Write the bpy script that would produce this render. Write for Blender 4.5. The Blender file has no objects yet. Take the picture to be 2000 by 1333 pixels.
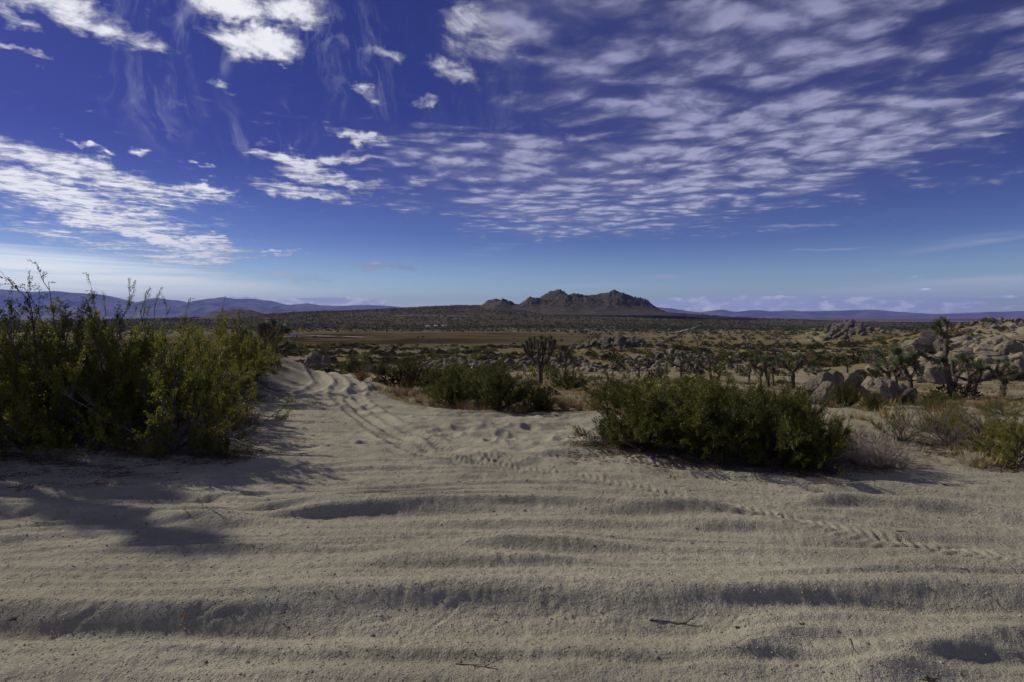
import bpy, math, random
import numpy as np
from mathutils import Vector, Matrix, Quaternion

SC = bpy.context.scene
COL = SC.collection
R = math.radians

# ------------------------------------------------------------------ camera
F = 1111.0                      # focal length in pixels of a 2000 px wide frame (20 mm lens)
TH = math.atan((666.5 - 620.0) / F)
EYE = 1.6
cam = bpy.data.cameras.new('camera')
cam.lens = 20.0; cam.sensor_width = 36.0
cam.clip_start = 0.05; cam.clip_end = 90000.0
cam_o = bpy.data.objects.new('camera', cam); COL.objects.link(cam_o)
cam_o.location = (0, 0, EYE); cam_o.rotation_euler = (R(90) - TH, 0, 0)
SC.camera = cam_o

def ray(px, py):
    """world direction (y component 1) seen at a pixel of the 2000x1333 frame"""
    a = (px - 1000.0) / F; b = (666.5 - py) / F
    c, s = math.cos(TH), math.sin(TH)
    x, y, z = a, c + b * s, -s + b * c
    return x / y, 1.0, z / y

# ------------------------------------------------------------------ sun and sky
SUN_EL = R(33.0)
SUN_AZ = math.atan2(-0.88, 0.47)         # angle from +Y towards +X
S = Vector((math.sin(SUN_AZ) * math.cos(SUN_EL), math.cos(SUN_AZ) * math.cos(SUN_EL), math.sin(SUN_EL)))
sun = bpy.data.lights.new('sun', 'SUN'); sun.energy = 4.1; sun.angle = R(0.53); sun.color = (1.0, 0.945, 0.83)
sun_o = bpy.data.objects.new('sun', sun); COL.objects.link(sun_o)
sun_o.rotation_euler = S.to_track_quat('Z', 'Y').to_euler(); sun_o.location = (-20, 10, 30)

world = bpy.data.worlds.new('World'); SC.world = world; world.use_nodes = True
SC.view_settings.view_transform = 'Standard'; SC.view_settings.look = 'None'
SC.view_settings.gamma = 1.0; SC.view_settings.use_curve_mapping = False
SC.view_settings.exposure = -0.12
SC.cycles.use_denoising = True
SC.cycles.max_bounces = 5; SC.cycles.diffuse_bounces = 3; SC.cycles.glossy_bounces = 2
SC.cycles.transmission_bounces = 2; SC.cycles.volume_bounces = 0; SC.cycles.transparent_max_bounces = 6
SC.cycles.use_adaptive_sampling = True; SC.cycles.adaptive_threshold = 0.02

class NT:
    """small helper to write node trees"""
    def __init__(s, tree):
        s.t = tree; s.n = tree.nodes; s.l = tree.links
    def put(s, sock, v):
        if v is None: return
        if isinstance(v, bpy.types.NodeSocket): s.l.new(v, sock)
        else: sock.default_value = v
    def math(s, op, a, b=None, c=None, clamp=False):
        n = s.n.new('ShaderNodeMath'); n.operation = op; n.use_clamp = clamp
        s.put(n.inputs[0], a); s.put(n.inputs[1], b)
        if c is not None: s.put(n.inputs[2], c)
        return n.outputs[0]
    def vec(s, op, a, b=None, out=0):
        n = s.n.new('ShaderNodeVectorMath'); n.operation = op
        s.put(n.inputs[0], a)
        if b is not None:
            if op == 'SCALE': s.put(n.inputs[3], b)
            else: s.put(n.inputs[1], b)
        return n.outputs[out]
    def mapr(s, v, a, b, c=0.0, d=1.0, smooth=True):
        n = s.n.new('ShaderNodeMapRange'); n.clamp = True
        n.interpolation_type = 'SMOOTHSTEP' if smooth else 'LINEAR'
        for i, q in enumerate((v, a, b, c, d)): s.put(n.inputs[i], q)
        return n.outputs[0]
    def mix(s, f, a, b, mode='MIX'):
        n = s.n.new('ShaderNodeMix'); n.data_type = 'RGBA'; n.blend_type = mode
        s.put(n.inputs['Factor'], f)
        s.put(n.inputs[6], a if isinstance(a, bpy.types.NodeSocket) else tuple(a) + (1,) * (4 - len(a)))
        s.put(n.inputs[7], b if isinstance(b, bpy.types.NodeSocket) else tuple(b) + (1,) * (4 - len(b)))
        return n.outputs[2]
    def noise(s, vec, scale, detail=4, rough=0.55, dist=0.0, col=False):
        n = s.n.new('ShaderNodeTexNoise'); n.noise_dimensions = '3D'
        if vec is not None: s.put(n.inputs['Vector'], vec)
        n.inputs['Scale'].default_value = scale; n.inputs['Detail'].default_value = detail
        n.inputs['Roughness'].default_value = rough; n.inputs['Distortion'].default_value = dist
        return n.outputs[1 if col else 0]
    def mapping(s, vec, loc=(0, 0, 0), rot=(0, 0, 0), scale=(1, 1, 1), kind='POINT'):
        n = s.n.new('ShaderNodeMapping'); n.vector_type = kind
        s.put(n.inputs[0], vec); n.inputs[1].default_value = loc
        n.inputs[2].default_value = rot; n.inputs[3].default_value = scale
        return n.outputs[0]
    def comb(s, x, y, z):
        n = s.n.new('ShaderNodeCombineXYZ')
        for i, q in enumerate((x, y, z)): s.put(n.inputs[i], q)
        return n.outputs[0]

def build_sky():
    t = NT(world.node_tree); t.n.clear()
    out = t.n.new('ShaderNodeOutputWorld'); bg = t.n.new('ShaderNodeBackground')
    t.l.new(bg.outputs[0], out.inputs[0])
    sky = t.n.new('ShaderNodeTexSky'); sky.sky_type = 'NISHITA'; sky.sun_disc = False
    sky.sun_elevation = SUN_EL; sky.sun_rotation = SUN_AZ
    sky.altitude = 900; sky.air_density = 1.0; sky.dust_density = 0.35; sky.ozone_density = 3.0
    tc = t.n.new('ShaderNodeTexCoord'); D = tc.outputs['Generated']
    sep = t.n.new('ShaderNodeSeparateXYZ'); t.l.new(D, sep.inputs[0])
    dx, dy, dz = sep.outputs
    az = t.math('MULTIPLY', t.math('ARCTAN2', dx, dy), 57.29578)      # degrees east of +Y
    el = t.math('MULTIPLY', t.math('ARCSINE', dz), 57.29578)
    AE = t.comb(az, el, 0.0)
    # clouds lie on a high flat layer: project the direction on it
    zz = t.math('ADD', t.math('MAXIMUM', dz, 0.0), 0.012)
    P = t.comb(t.math('DIVIDE', dx, zz), t.math('DIVIDE', dy, zz), 0.0)
    w1 = t.noise(P, 0.9, 3, 0.5, 0, True)
    Pw = t.vec('ADD', P, t.vec('SCALE', t.vec('SUBTRACT', w1, (0.5, 0.5, 0.5)), 0.5))
    warp = t.vec('SCALE', t.vec('SUBTRACT', t.noise(AE, 0.16, 4, 0.6, 0, True), (0.5, 0.5, 0.5)), 3.2)
    warp2 = t.vec('SCALE', t.vec('SUBTRACT', t.noise(AE, 0.55, 3, 0.6, 0, True), (0.5, 0.5, 0.5)), 2.4)
    AEw = t.vec('MULTIPLY', t.vec('ADD', AE, t.vec('ADD', warp, warp2)), (1.0, 1.0, 0.0))

    def ae(px, py):
        x, y, z = ray(px, py); n = math.sqrt(x * x + 1 + z * z)
        return math.degrees(math.atan2(x, 1)), math.degrees(math.asin(z / n))
    def blob(px, py, rx, ry, rot=0.0, amp=1.0, inner=0.15, vec=None, after=None):
        """soft ellipse in the sky, centre / radii given in photo pixels, turned into degrees"""
        a, e = ae(px, py)
        k = math.degrees(1 / F) * math.cos(math.radians(a)) ** 1.0
        v0 = vec or AEw
        if after is not None:               # take the ellipses one after the other, so that the shader's stack stays small
            m = t.n.new('ShaderNodeVectorMath'); m.operation = 'MULTIPLY_ADD'
            t.put(m.inputs[0], after); m.inputs[1].default_value = (1e-7, 1e-7, 0); t.put(m.inputs[2], v0); v0 = m.outputs[0]
        n = t.mapping(v0, (a, e, 0), (0, 0, R(rot)), (rx * k * 1.05, ry * k, 1), 'TEXTURE')
        L = t.vec('LENGTH', n, None, 1)
        return t.mapr(L, 1.25, inner, 0.0, amp)
    def total(bl):
        s = blob(*bl[0])
        for q in bl[1:]: s = t.math('MAXIMUM', s, blob(*q, after=s))
        return s
    # three sorts of cloud
    bright = total([(200, 350, 270, 42, -6), (130, 400, 330, 60, -10), (320, 460, 200, 30, -8, 1.15), (30, 375, 140, 40),
                    (170, 470, 220, 26, -4, 0.7), (360, 500, 150, 22, 3, .9),
                    (640, 345, 150, 26, -8, 0.95), (600, 376, 130, 24, -6, 0.95), (580, 312, 110, 20, -8, .9), (660, 305, 80, 15, 5, .75),
                    (120, 12, 210, 45, -8, 1.0), (190, 40, 60, 26, -20, .95), (20, 25, 60, 22, -30, .8), (30, 92, 75, 13, -20, .95), (440, 5, 90, 38, 0, .95), (570, 12, 90, 36, 0, .9),
                    (500, 78, 115, 34, -3, 1.1), (705, 265, 80, 18, -12, 1.0), (165, 288, 55, 11, -14, .9), (710, 172, 52, 18, -5, .9), (740, 105, 60, 16, 0, .6),
                    (842, 196, 34, 18, 0, .9), (890, 140, 62, 28, -14, .95), (440, 166, 40, 12, 0, .7), (395, 315, 40, 12, 0, .7), (405, 350, 50, 10, 0, .75), (385, 372, 90, 16, -4, .9), (270, 288, 25, 9, 0, .6), (556, 132, 20, 10, 0, .6),
                    (930, 70, 100, 60, -30, .8), (980, 105, 80, 30, 10, .7), (1026, 268, 32, 14, 0, .75),
                    (740, 518, 110, 9, 0, .85), (540, 490, 90, 9, 2, .7), (560, 538, 120, 14, 2, .65)])
    sheet = total([(1250, 120, 330, 130, 12, 1.0, .3), (1120, 150, 150, 70, 5, .95), (1060, 30, 200, 100, 10, 1.0, .3), (1430, 190, 360, 150, 8, 1.12, .4), (1180, 10, 260, 60, 0, .9, .3),
                   (1250, 200, 120, 60, 0, .95), (1550, 70, 380, 150, 10, 1.02, .3), (1800, 110, 330, 110, 20, .85, .2), (1500, 300, 460, 110, 6, 1.12, .4), (1120, 330, 420, 85, -4, 1.15, .4),
                   (930, 345, 240, 75, 0, .85, .2), (1130, 400, 400, 75, -2, 1.05, .3), (1080, 445, 250, 32, 0, .95), (880, 405, 190, 26, 0, .8), (1850, 240, 420, 70, 14, .95, .2), (1330, 430, 300, 30, 4, .85), (1960, 130, 190, 70, 22, .85),
                   (1600, 375, 260, 30, 4, .7), (1380, 385, 400, 60, 4, 1.0, .2), (1960, 215, 160, 36, 12, .9), (1780, 360, 120, 12, 4, .55), (1960, 340, 120, 14, 4, .5), (1500, 450, 300, 12, 2, .5)])
    # the same broken sheet added overhead and behind, out of view, to lift the shadows
    sheet = t.math('MAXIMUM', sheet, t.mapr(el, 33.0, 48.0, 0.0, 0.95))
    sheet = t.math('MAXIMUM', sheet, t.math('MULTIPLY', t.mapr(t.math('ABSOLUTE', az), 50.0, 75.0, 0.0, 0.95), t.mapr(el, 3.0, 14.0, 0.0, 1.0)))
    # noise for the two sorts
    n_b = t.noise(Pw, 1.9, 8, 0.62, 0.15)
    n_fine = t.noise(t.mapping(Pw, (7, 3, 1)), 8.5, 5, 0.62, 0.3)
    cv = t.n.new('ShaderNodeTexVoronoi'); cv.feature = 'SMOOTH_F1'; cv.inputs['Smoothness'].default_value = 0.45; cv.inputs['Scale'].default_value = 5.2
    t.l.new(t.vec('ADD', t.mapping(Pw, (3, 9, 2), (0, 0, R(-50)), (0.80, 1.12, 1)), t.vec('SCALE', t.noise(Pw, 5.0, 3, 0.6, 0, True), 0.28)), cv.inputs['Vector'])
    n_s = t.math('MULTIPLY_ADD', cv.outputs['Distance'], -0.62, 0.80)
    n_s2 = t.noise(t.mapping(Pw, (1, 4, 6), (0, 0, R(-55)), (0.7, 1.2, 1)), 1.7, 5, 0.55, 0.1)
    c5 = lambda n, k: t.math('MULTIPLY_ADD', n, k, -0.5 * k)
    d_b = t.mapr(t.math('ADD', bright, t.math('ADD', c5(n_b, 2.0), c5(n_fine, 1.9))), 0.30, 1.22)
    d_s = t.mapr(t.math('ADD', t.math('MULTIPLY', sheet, .90), t.math('ADD', c5(n_s, 2.2), t.math('ADD', c5(n_s2, 0.45), c5(n_fine, .95)))), 0.36, 1.55)
    # wisps of cirrus: streaky noise
    cir_v = t.mapping(t.vec('ADD', AE, t.vec('SCALE', t.vec('SUBTRACT', t.noise(AE, 0.085, 3, 0.5, 0, True), (0.5, 0.5, 0.5)), 9.0)), (0, 0, 5), (0, 0, R(-20)), (0.62, 0.085, 1))
    n_c = t.noise(cir_v, 0.9, 6, 0.62, 0.35)
    cm = total([(300, 170, 95, 110, -30, 1.0, 0.0), (310, 230, 40, 60, 0, 1.0, 0.0), (540, 255, 90, 70, -20, .9, 0.0), (470, 270, 50, 50, 0, .7, 0), (720, 150, 150, 90, 0, .75, 0), (420, 60, 260, 70, -10, .8, 0), (660, 60, 160, 60, 0, .8, 0), (1000, 200, 160, 80, 0, .4, 0)])
    d_c = t.math('MULTIPLY', t.mapr(n_c, 0.46, 0.76), t.math('MULTIPLY', cm, 0.42))
    # long thin streaks and contrails low over the horizon
    st_v = t.mapping(AE, (0, 0, 2), (0, 0, R(3)), (0.055, 1.25, 1))
    n_st = t.noise(st_v, 1.1, 7, 0.6, 0.35)
    stm = total([(150, 540, 560, 62, -4, 1.15, 0.2, AE), (620, 590, 420, 34, 0, .85, .2, AE), (1150, 560, 240, 40, 0, .42, 0, AE), (1850, 570, 420, 44, 3, .95, .2, AE), (1900, 468, 260, 22, 7, .55, .1, AE), (1500, 598, 800, 30, 0, .8, .2, AE), (960, 485, 130, 26, 5, .6, 0, AE)])
    d_st = t.mapr(t.math('ADD', t.math('MULTIPLY', stm, 0.62), n_st), 0.72, 1.32)
    AEt = t.vec('MULTIPLY', (1.0, 1.0, 0.0), t.vec('ADD', AE, t.vec('SCALE', t.vec('SUBTRACT', t.noise(AE, .5, 2, .5, 0, True), (.5, .5, .5)), .55)))
    def trail(px, py, L, W, rot, amp):
        return (px, py, L, W, rot, amp, 0.3, AEt)
    tr = total([trail(1615, 488, 80, 2.0, -1, .5), trail(1550, 441, 72, 3.0, -3, .4), trail(1300, 541, 40, 3.6, -1, .8), trail(1900, 476, 150, 5, 6, .3), trail(980, 535, 110, 2.4, -9, .4), trail(1660, 540, 60, 2.2, 1, .25)])
    # heaped clouds standing far off behind the ranges
    cu_v = t.comb(t.math('MULTIPLY', az, 0.55), t.math('MULTIPLY', el, 1.25), 4.0)
    n_cu = t.noise(cu_v, 1.2, 8, 0.6, 0.2)
    cu_m = total([(1450, 600, 260, 22, 0, 1.1, .6, AE), (1720, 600, 200, 15, 0, .95, .5, AE), (650, 594, 120, 16, 0, 1.0, .5, AE), (790, 606, 110, 9, 0, .7, .4, AE), (470, 584, 60, 9, 0, .7, .3, AE), (1010, 600, 50, 8, 0, .8, .3, AE), (1660, 555, 30, 4, 0, .45, .4, AE), (1800, 566, 22, 3.4, 0, .45, .4, AE), (1780, 540, 40, 3.4, 0, .4, .4, AE), (1970, 580, 60, 4, 0, .5, .4, AE), (-500, 600, 600, 16, 0, .8, .4, AE), (2600, 610, 500, 14, 0, .8, .4, AE)])
    d_cu = t.mapr(t.math('ADD', t.math('MULTIPLY', cu_m, 0.6), n_cu), 0.74, 0.93)
    # colours: deep polarised blue of a dry winter noon, paler towards the horizon
    base = t.mix(1.0, sky.outputs[0], (0.150, 0.136, 0.38), 'MULTIPLY')
    lowf = t.mapr(el, 16.0, 0.0, 0.0, 1.0)
    base = t.mix(lowf, base, t.mix(1.0, sky.outputs[0], (0.44, 0.50, 0.74), 'MULTIPLY'))
    base = t.mix(t.mapr(el, 8.0, -0.5, 0.0, 1.0), base, t.mix(1.0, sky.outputs[0], (0.85, 0.92, 0.88), 'MULTIPLY'))
    # the clouds are brighter on the sun's side
    sd = t.vec('DOT_PRODUCT', D, tuple(S), 1)
    gl = t.mapr(sd, 0.52, 0.84, 0.0, 1.0)
    gls = t.math('MINIMUM', t.math('ADD', gl, t.mapr(el, 22.0, 9.0, 0.0, 0.42)), 1.0)
    wh = t.mix(gl, (2.8, 2.85, 4.1), (8.6, 8.6, 9.0))
    whs = t.mix(gls, (2.6, 2.65, 4.0), (5.2, 5.3, 6.5))
    cu_c = t.mix(t.mapr(n_cu, 0.45, 0.66), (4.6, 5.0, 6.4), t.mix(gl, (8.0, 8.0, 8.6), (9.0, 9.0, 9.4)))
    c = t.mix(t.math('MULTIPLY', d_c, 1.0), base, whs)
    c = t.mix(t.math('MULTIPLY', d_st, 0.75), c, t.mix(gl, (5.2, 5.6, 6.3), (11.5, 11.6, 11.2)))
    c = t.mix(t.math('MULTIPLY', tr, 0.8), c, whs)
    c = t.mix(t.math('MULTIPLY', sheet, 0.07), c, whs)
    c = t.mix(t.math('MULTIPLY', d_s, 0.85), c, t.mix(t.mapr(d_s, .2, 1.0), t.vec('SCALE', whs, 0.72), t.vec('SCALE', whs, 1.22)))
    c = t.mix(t.math('MULTIPLY', d_b, 0.95), c, t.mix(t.mapr(d_b, 0.2, 1.0), t.vec('SCALE', wh, 0.62), wh))
    c = t.mix(t.math('MULTIPLY', d_cu, 0.95), c, cu_c)
    t.l.new(c, bg.inputs[0]); bg.inputs[1].default_value = 0.12
build_sky()
world.cycles.sampling_method = 'MANUAL'; world.cycles.sample_map_resolution = 512
# ------------------------------------------------------------------ numbers: noise
def _h(ix, iy, seed):
    a = (ix.astype(np.int64) * 374761393 + iy.astype(np.int64) * 668265263 + seed * 974634777) & 0xffffffff
    a = ((a ^ (a >> 13)) * 1274126177) & 0xffffffff
    a = (a ^ (a >> 16)) & 0xffffff
    return a / float(0xffffff)
def vn(x, y, seed=0):
    fx = np.floor(x); fy = np.floor(y); tx = x - fx; ty = y - fy
    tx = tx * tx * tx * (tx * (tx * 6 - 15) + 10); ty = ty * ty * ty * (ty * (ty * 6 - 15) + 10)
    a = _h(fx, fy, seed); b = _h(fx + 1, fy, seed); c = _h(fx, fy + 1, seed); d = _h(fx + 1, fy + 1, seed)
    return (a * (1 - tx) + b * tx) * (1 - ty) + (c * (1 - tx) + d * tx) * ty
def fbm(x, y, o=4, seed=0, g=0.5):
    s = 0; a = 1.0; n = 0
    for i in range(o):
        s = s + a * (vn(x, y, seed + i * 17) - .5); n += a; a *= g
        x, y = x * 1.62 + y * 1.18 + 3.1, y * 1.62 - x * 1.18 + 7.7
    return s / n * 2
def ridged(x, y, o=5, seed=0, g=0.5):
    s = 0; a = 1.0; n = 0
    for i in range(o):
        s = s + a * (1 - np.abs(vn(x, y, seed + i * 17) * 2 - 1)); n += a; a *= g
        x, y = x * 1.62 + y * 1.18 + 3.1, y * 1.62 - x * 1.18 + 7.7
    return s / n
def sst(x, a, b):
    t = np.clip((x - a) / (b - a), 0, 1); return t * t * (3 - 2 * t)

# ------------------------------------------------------------------ the lie of the land
LP = np.log(np.array([.3, 10, 14, 20, 30, 50, 80, 120, 150, 250, 400, 600, 1000, 2000, 6000, 30000]))
ZP = np.array([0, 0, -.35, -1.15, -2.2, -4.0, -6.2, -8.6, -9.9, -13.2, -15.4, -16.6, -17.4, -18, -20, -22.])
LL = np.log(np.array([.3, 16.5, 18.5, 22, 30, 50, 80, 120, 150, 250, 400, 600, 1000, 2000, 6000, 30000]))
ZL = np.array([0, 0, -.25, -1.2, -2.9, -5.0, -7.0, -8.9, -10, -13.2, -15.4, -16.6, -17.4, -18, -20, -22.])
def prof(l, L, Z, w=0.13):
    return sum(np.interp(l + k * w, L, Z) for k in (-1, -.6, -.2, .2, .6, 1)) / 6
def W(px, d): return ((px - 1000.0) / F * d, d)
# (px, distance, height, radius across, radius along)
MOUNDS = [(1950, 72, 2.9, 13, 14), (1850, 74, 1.6, 9, 10), (1215, 150, 4.6, 15, 17), (1120, 135, 1.6, 14, 14), (1330, 130, 1.5, 12, 14),
          (900, 118, .9, 14, 10), (1655, 400, 11.5, 25, 40), (1940, 262, 10.2, 33, 55), (2060, 250, 3.0, 40, 50)]
BX, BY = 150.0 / F * 2000, 2000.0     # butte
def base_h(x, y):
    d = np.sqrt(np.where(y > 0, y, y * .8) ** 2 + 0.15 * x * x) + 1e-3
    l = np.log(d)
    u = x / np.maximum(np.abs(y), 1.0)
    wl = sst(-u, 0.14, 0.33) * sst(y, 4, 10)
    z = prof(l, LP, ZP) * (1 - wl) + prof(l, LL, ZL, .05) * wl
    for px, dd, h, ra, rl in MOUNDS:
        cx, cy = W(px, dd)
        q = ((x - cx) / ra) ** 2 + ((y - cy) / rl) ** 2
        z = z + h * np.exp(-np.minimum(q, 30)) * (1 + .25 * fbm(x / 5, y / 5, 2, 5))
    z = z - .45 * sst(u, .28, .5) * sst(d, 10, 20) * (1 - sst(d, 45, 95))
    # alluvial fan round the butte
    q = np.sqrt(((x - BX) / 1150) ** 2 + ((y - BY - 150) / 1050) ** 2)
    z = z + 50 * np.clip(1 - q, 0, 1) ** 1.5
    q = np.sqrt(((x + 750) / 1100) ** 2 + ((y - 1900) / 900) ** 2)
    z = z + 24 * np.clip(1 - q, 0, 1) ** 1.3
    q = np.sqrt(((x + 200) / 950) ** 2 + ((y - 2050) / 800) ** 2)
    z = z + 32 * np.clip(1 - q, 0, 1) ** 1.3
    # bank beside the sand track, under the bushes on the left
    xb = -3.55 - 0.21 * (y - 7.0) - 0.25 * np.sin(y * .7)
    z = z + (0.28 + .14 * sst(y, 9, 15)) * sst(xb - x, 0.0, 1.5) * sst(y, 5.6, 7.6) * (1 - .6 * sst(y, 25, 60))
    z = z + 0.16 * np.exp(-(((x - 2.9) / 1.9) ** 2 + ((y - 7.3) / 1.0) ** 2))
    far = sst(y, 30, 200)
    z = z + 0.10 * fbm(x / 3.1, y / 3.1, 3, 2) * sst(d, 9, 16) + .5 * fbm(x / 22, y / 22, 3, 3) * sst(d, 20, 60) + 1.6 * fbm(x / 160, y / 160, 3, 4) * sst(d, 300, 900)
    return z

def gp(px, py, z=0.0):
    """point of flat ground seen at a pixel"""
    a, b, c = ray(px, py); k = (z - EYE) / c
    return a * k, k
def path_field(x, y, pts, reach):
    """signed distance (positive = left of the way) and run length to a polyline, for the points near it"""
    P = np.array(pts, float)
    Q = [P[0]]
    for i in range(len(P) - 1):             # Catmull-Rom, so ruts bend smoothly
        p0 = P[max(i - 1, 0)]; p1 = P[i]; p2 = P[i + 1]; p3 = P[min(i + 2, len(P) - 1)]
        for t in (.25, .5, .75, 1):
            Q.append(.5 * ((2 * p1) + (-p0 + p2) * t + (2 * p0 - 5 * p1 + 4 * p2 - p3) * t * t + (-p0 + 3 * p1 - 3 * p2 + p3) * t ** 3))
    P = np.array(Q)
    m = np.where((x > P[:, 0].min() - reach) & (x < P[:, 0].max() + reach) & (y > P[:, 1].min() - reach) & (y < P[:, 1].max() + reach))[0]
    bx, by = x[m], y[m]
    best = np.full(len(m), 1e9); sd = np.full(len(m), 1e9); run = np.zeros(len(m)); s0 = 0
    for a, b in zip(P[:-1], P[1:]):
        d = b - a; L = math.hypot(*d)
        if L < 1e-6: continue
        d = d / L
        k = np.clip((bx - a[0]) * d[0] + (by - a[1]) * d[1], 0, L)
        ex = bx - a[0] - d[0] * k; ey = by - a[1] - d[1] * k
        D = np.hypot(ex, ey); c = D < best
        best = np.where(c, D, best); run = np.where(c, s0 + k, run)
        sd = np.where(c, D * np.sign(d[0] * ey - d[1] * ex), sd); s0 += L
    return m, sd, run, s0
G = lambda pts: [gp(*p) for p in pts]
# berms thrown up by wheels: (pixels along it, height, width of the side towards the camera, width of the far side)
RIDGES = [
    ([(-300, 1190), (0, 1197), (250, 1199), (400, 1194), (560, 1184), (750, 1178), (1000, 1180), (1250, 1188), (1500, 1180), (1800, 1168), (2000, 1176), (2300, 1180)], .070, .088, .30),
    ([(480, 1005), (700, 995), (900, 988), (1050, 984), (1200, 991), (1380, 1004), (1520, 1012)], .060, .075, 0.22),
    ([(820, 1075), (950, 1072), (1050, 1068), (1150, 1070), (1290, 1084)], .046, .085, 0.2),
    ([(640, 1112), (760, 1098), (900, 1102), (1100, 1108), (1240, 1124)], .050, .095, 0.2),
    ([(1240, 1042), (1330, 1036), (1450, 1034), (1620, 1048), (1720, 1052)], .042, .075, 0.2),
    ([(960, 1345), (1040, 1322), (1120, 1303), (1200, 1294), (1290, 1275)], .040, .085, 0.2),
    ([(1330, 1310), (1400, 1288), (1480, 1258), (1560, 1233), (1680, 1224), (1800, 1221), (1900, 1215)], .040, .085, 0.2),
    ([(1600, 1345), (1680, 1315), (1750, 1288), (1850, 1262), (2000, 1238), (2200, 1225)], .042, .085, 0.18),
    ([(1500, 986), (1600, 985), (1700, 990), (1850, 1004), (2000, 1022), (2200, 1040)], 0.057, 0.048, 0.16),
    ([(1650, 1112), (1750, 1106), (1850, 1110), (2000, 1120), (2200, 1120)], 0.040, 0.064, 0.18),
    ([(200, 962), (330, 962), (500, 975), (700, 970), (900, 955), (1050, 958), (1250, 972), (1450, 990)], 0.025, 0.040, 0.14),
    ([(330, 985), (600, 990), (850, 978), (1100, 972)], 0.018, 0.040, 0.12),
    ([(850, 1030), (1000, 1022), (1150, 1026), (1300, 1040)], 0.017, 0.048, 0.15),
    ([(-200, 1010), (0, 1000), (150, 1003), (300, 1012), (560, 1020)], 0.040, 0.064, 0.25),
    ([(-200, 1075), (0, 1060), (120, 1045), (240, 1030)], 0.040, 0.072, 0.25),
    ([(-200, 905), (0, 893), (200, 905), (330, 925), (470, 950)], 0.034, 0.064, 0.25),
    ([(430, 920), (480, 908), (560, 905), (640, 912)], 0.034, 0.080, 0.2),
    ([(0, 1270), (180, 1285), (330, 1280), (480, 1262), (600, 1240)], 0.025, 0.080, 0.25),
    ([(1900, 960), (1780, 950), (1650, 955), (1500, 948)], 0.021, 0.048, 0.15),
    ([(1560, 960), (1800, 968), (2050, 985)], 0.016, 0.040, 0.12),
]
# wheel ruts: (pixels, depth, half width, lug depth)
RUTS = [
    ([(690, 722), (715, 728), (735, 736), (742, 746), (690, 762), (640, 772), (560, 780)], .05, .17, 0),
    ([(600, 722), (612, 729), (622, 738), (632, 748), (610, 762), (560, 770), (480, 776)], .06, .18, 0),
    ([(625, 722), (650, 732), (668, 744), (660, 758), (664, 778), (690, 800), (730, 830), (790, 865), (860, 895)], .04, .15, .008),
    ([(655, 722), (690, 738), (700, 752), (690, 775), (720, 805), (790, 845), (880, 880), (980, 905)], .05, .16, .008),
    ([(400, 768), (500, 776), (600, 792), (700, 797), (800, 795), (900, 806), (1100, 812)], .045, .12, 0),
    ([(450, 790), (560, 797), (700, 805), (850, 812), (1000, 815), (1180, 816)], .04, .10, 0),
    ([(430, 783), (620, 788), (760, 790), (870, 803), (1000, 806)], .03, .08, 0),
    ([(560, 830), (640, 822), (760, 850), (850, 885), (960, 905), (1080, 925), (1240, 955), (1400, 992), (1520, 1020), (1640, 1044), (1780, 1072), (1890, 1094), (2100, 1130)], .010, .14, .0095),
    ([(600, 800), (700, 832), (800, 872), (900, 905), (1000, 915)], .008, .12, .007),
    ([(740, 880), (820, 892), (940, 896), (1060, 894), (1180, 890)], .02, .12, .006),
    ([(1100, 895), (1200, 905), (1330, 918), (1450, 925), (1600, 940)], .012, .10, .012),
    ([(500, 850), (640, 846), (800, 848), (1000, 840), (1150, 835)], .02, .14, .0),
]
SAND_POLY = np.array(G([(-900, 885), (-100, 872), (200, 868), (470, 872), (530, 840), (500, 790), (505, 762), (555, 745), (578, 728), (592, 720)]) + [(-5.6, 20.5), (-3.9, 20.5)]
                     + G([(705, 723), (728, 745), (800, 778), (900, 803), (1070, 815), (1180, 800), (1230, 835), (1180, 870), (1240, 892), (1420, 915), (1620, 930), (1800, 918), (1900, 925), (2050, 935), (2900, 960)]) + [(9, 1), (3, -3), (-3, -3), (-9, 2)])
def poly_sd(x, y, P):
    """signed distance to a polygon, positive inside"""
    D = np.full(x.shape, 1e9); ins = np.zeros(x.shape, bool)
    for a, b in zip(P, np.roll(P, -1, 0)):
        d = b - a; L2 = float(d @ d) + 1e-12
        k = np.clip(((x - a[0]) * d[0] + (y - a[1]) * d[1]) / L2, 0, 1)
        D = np.minimum(D, (x - a[0] - d[0] * k) ** 2 + (y - a[1] - d[1] * k) ** 2)
        c = ((a[1] > y) != (b[1] > y)) & (x < (b[0] - a[0]) * (y - a[1]) / (b[1] - a[1] + 1e-12) + a[0])
        ins ^= c
    return np.where(ins, 1, -1) * np.sqrt(D)
def sand_mask(x, y):
    s = np.zeros(x.shape); m = np.hypot(x, y) < 40
    xs, ys = x[m], y[m]
    s[m] = sst(poly_sd(xs, ys, SAND_POLY) + .35 * fbm(xs / .9, ys / .9, 4, 31), -.22, .22)
    return s
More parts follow.
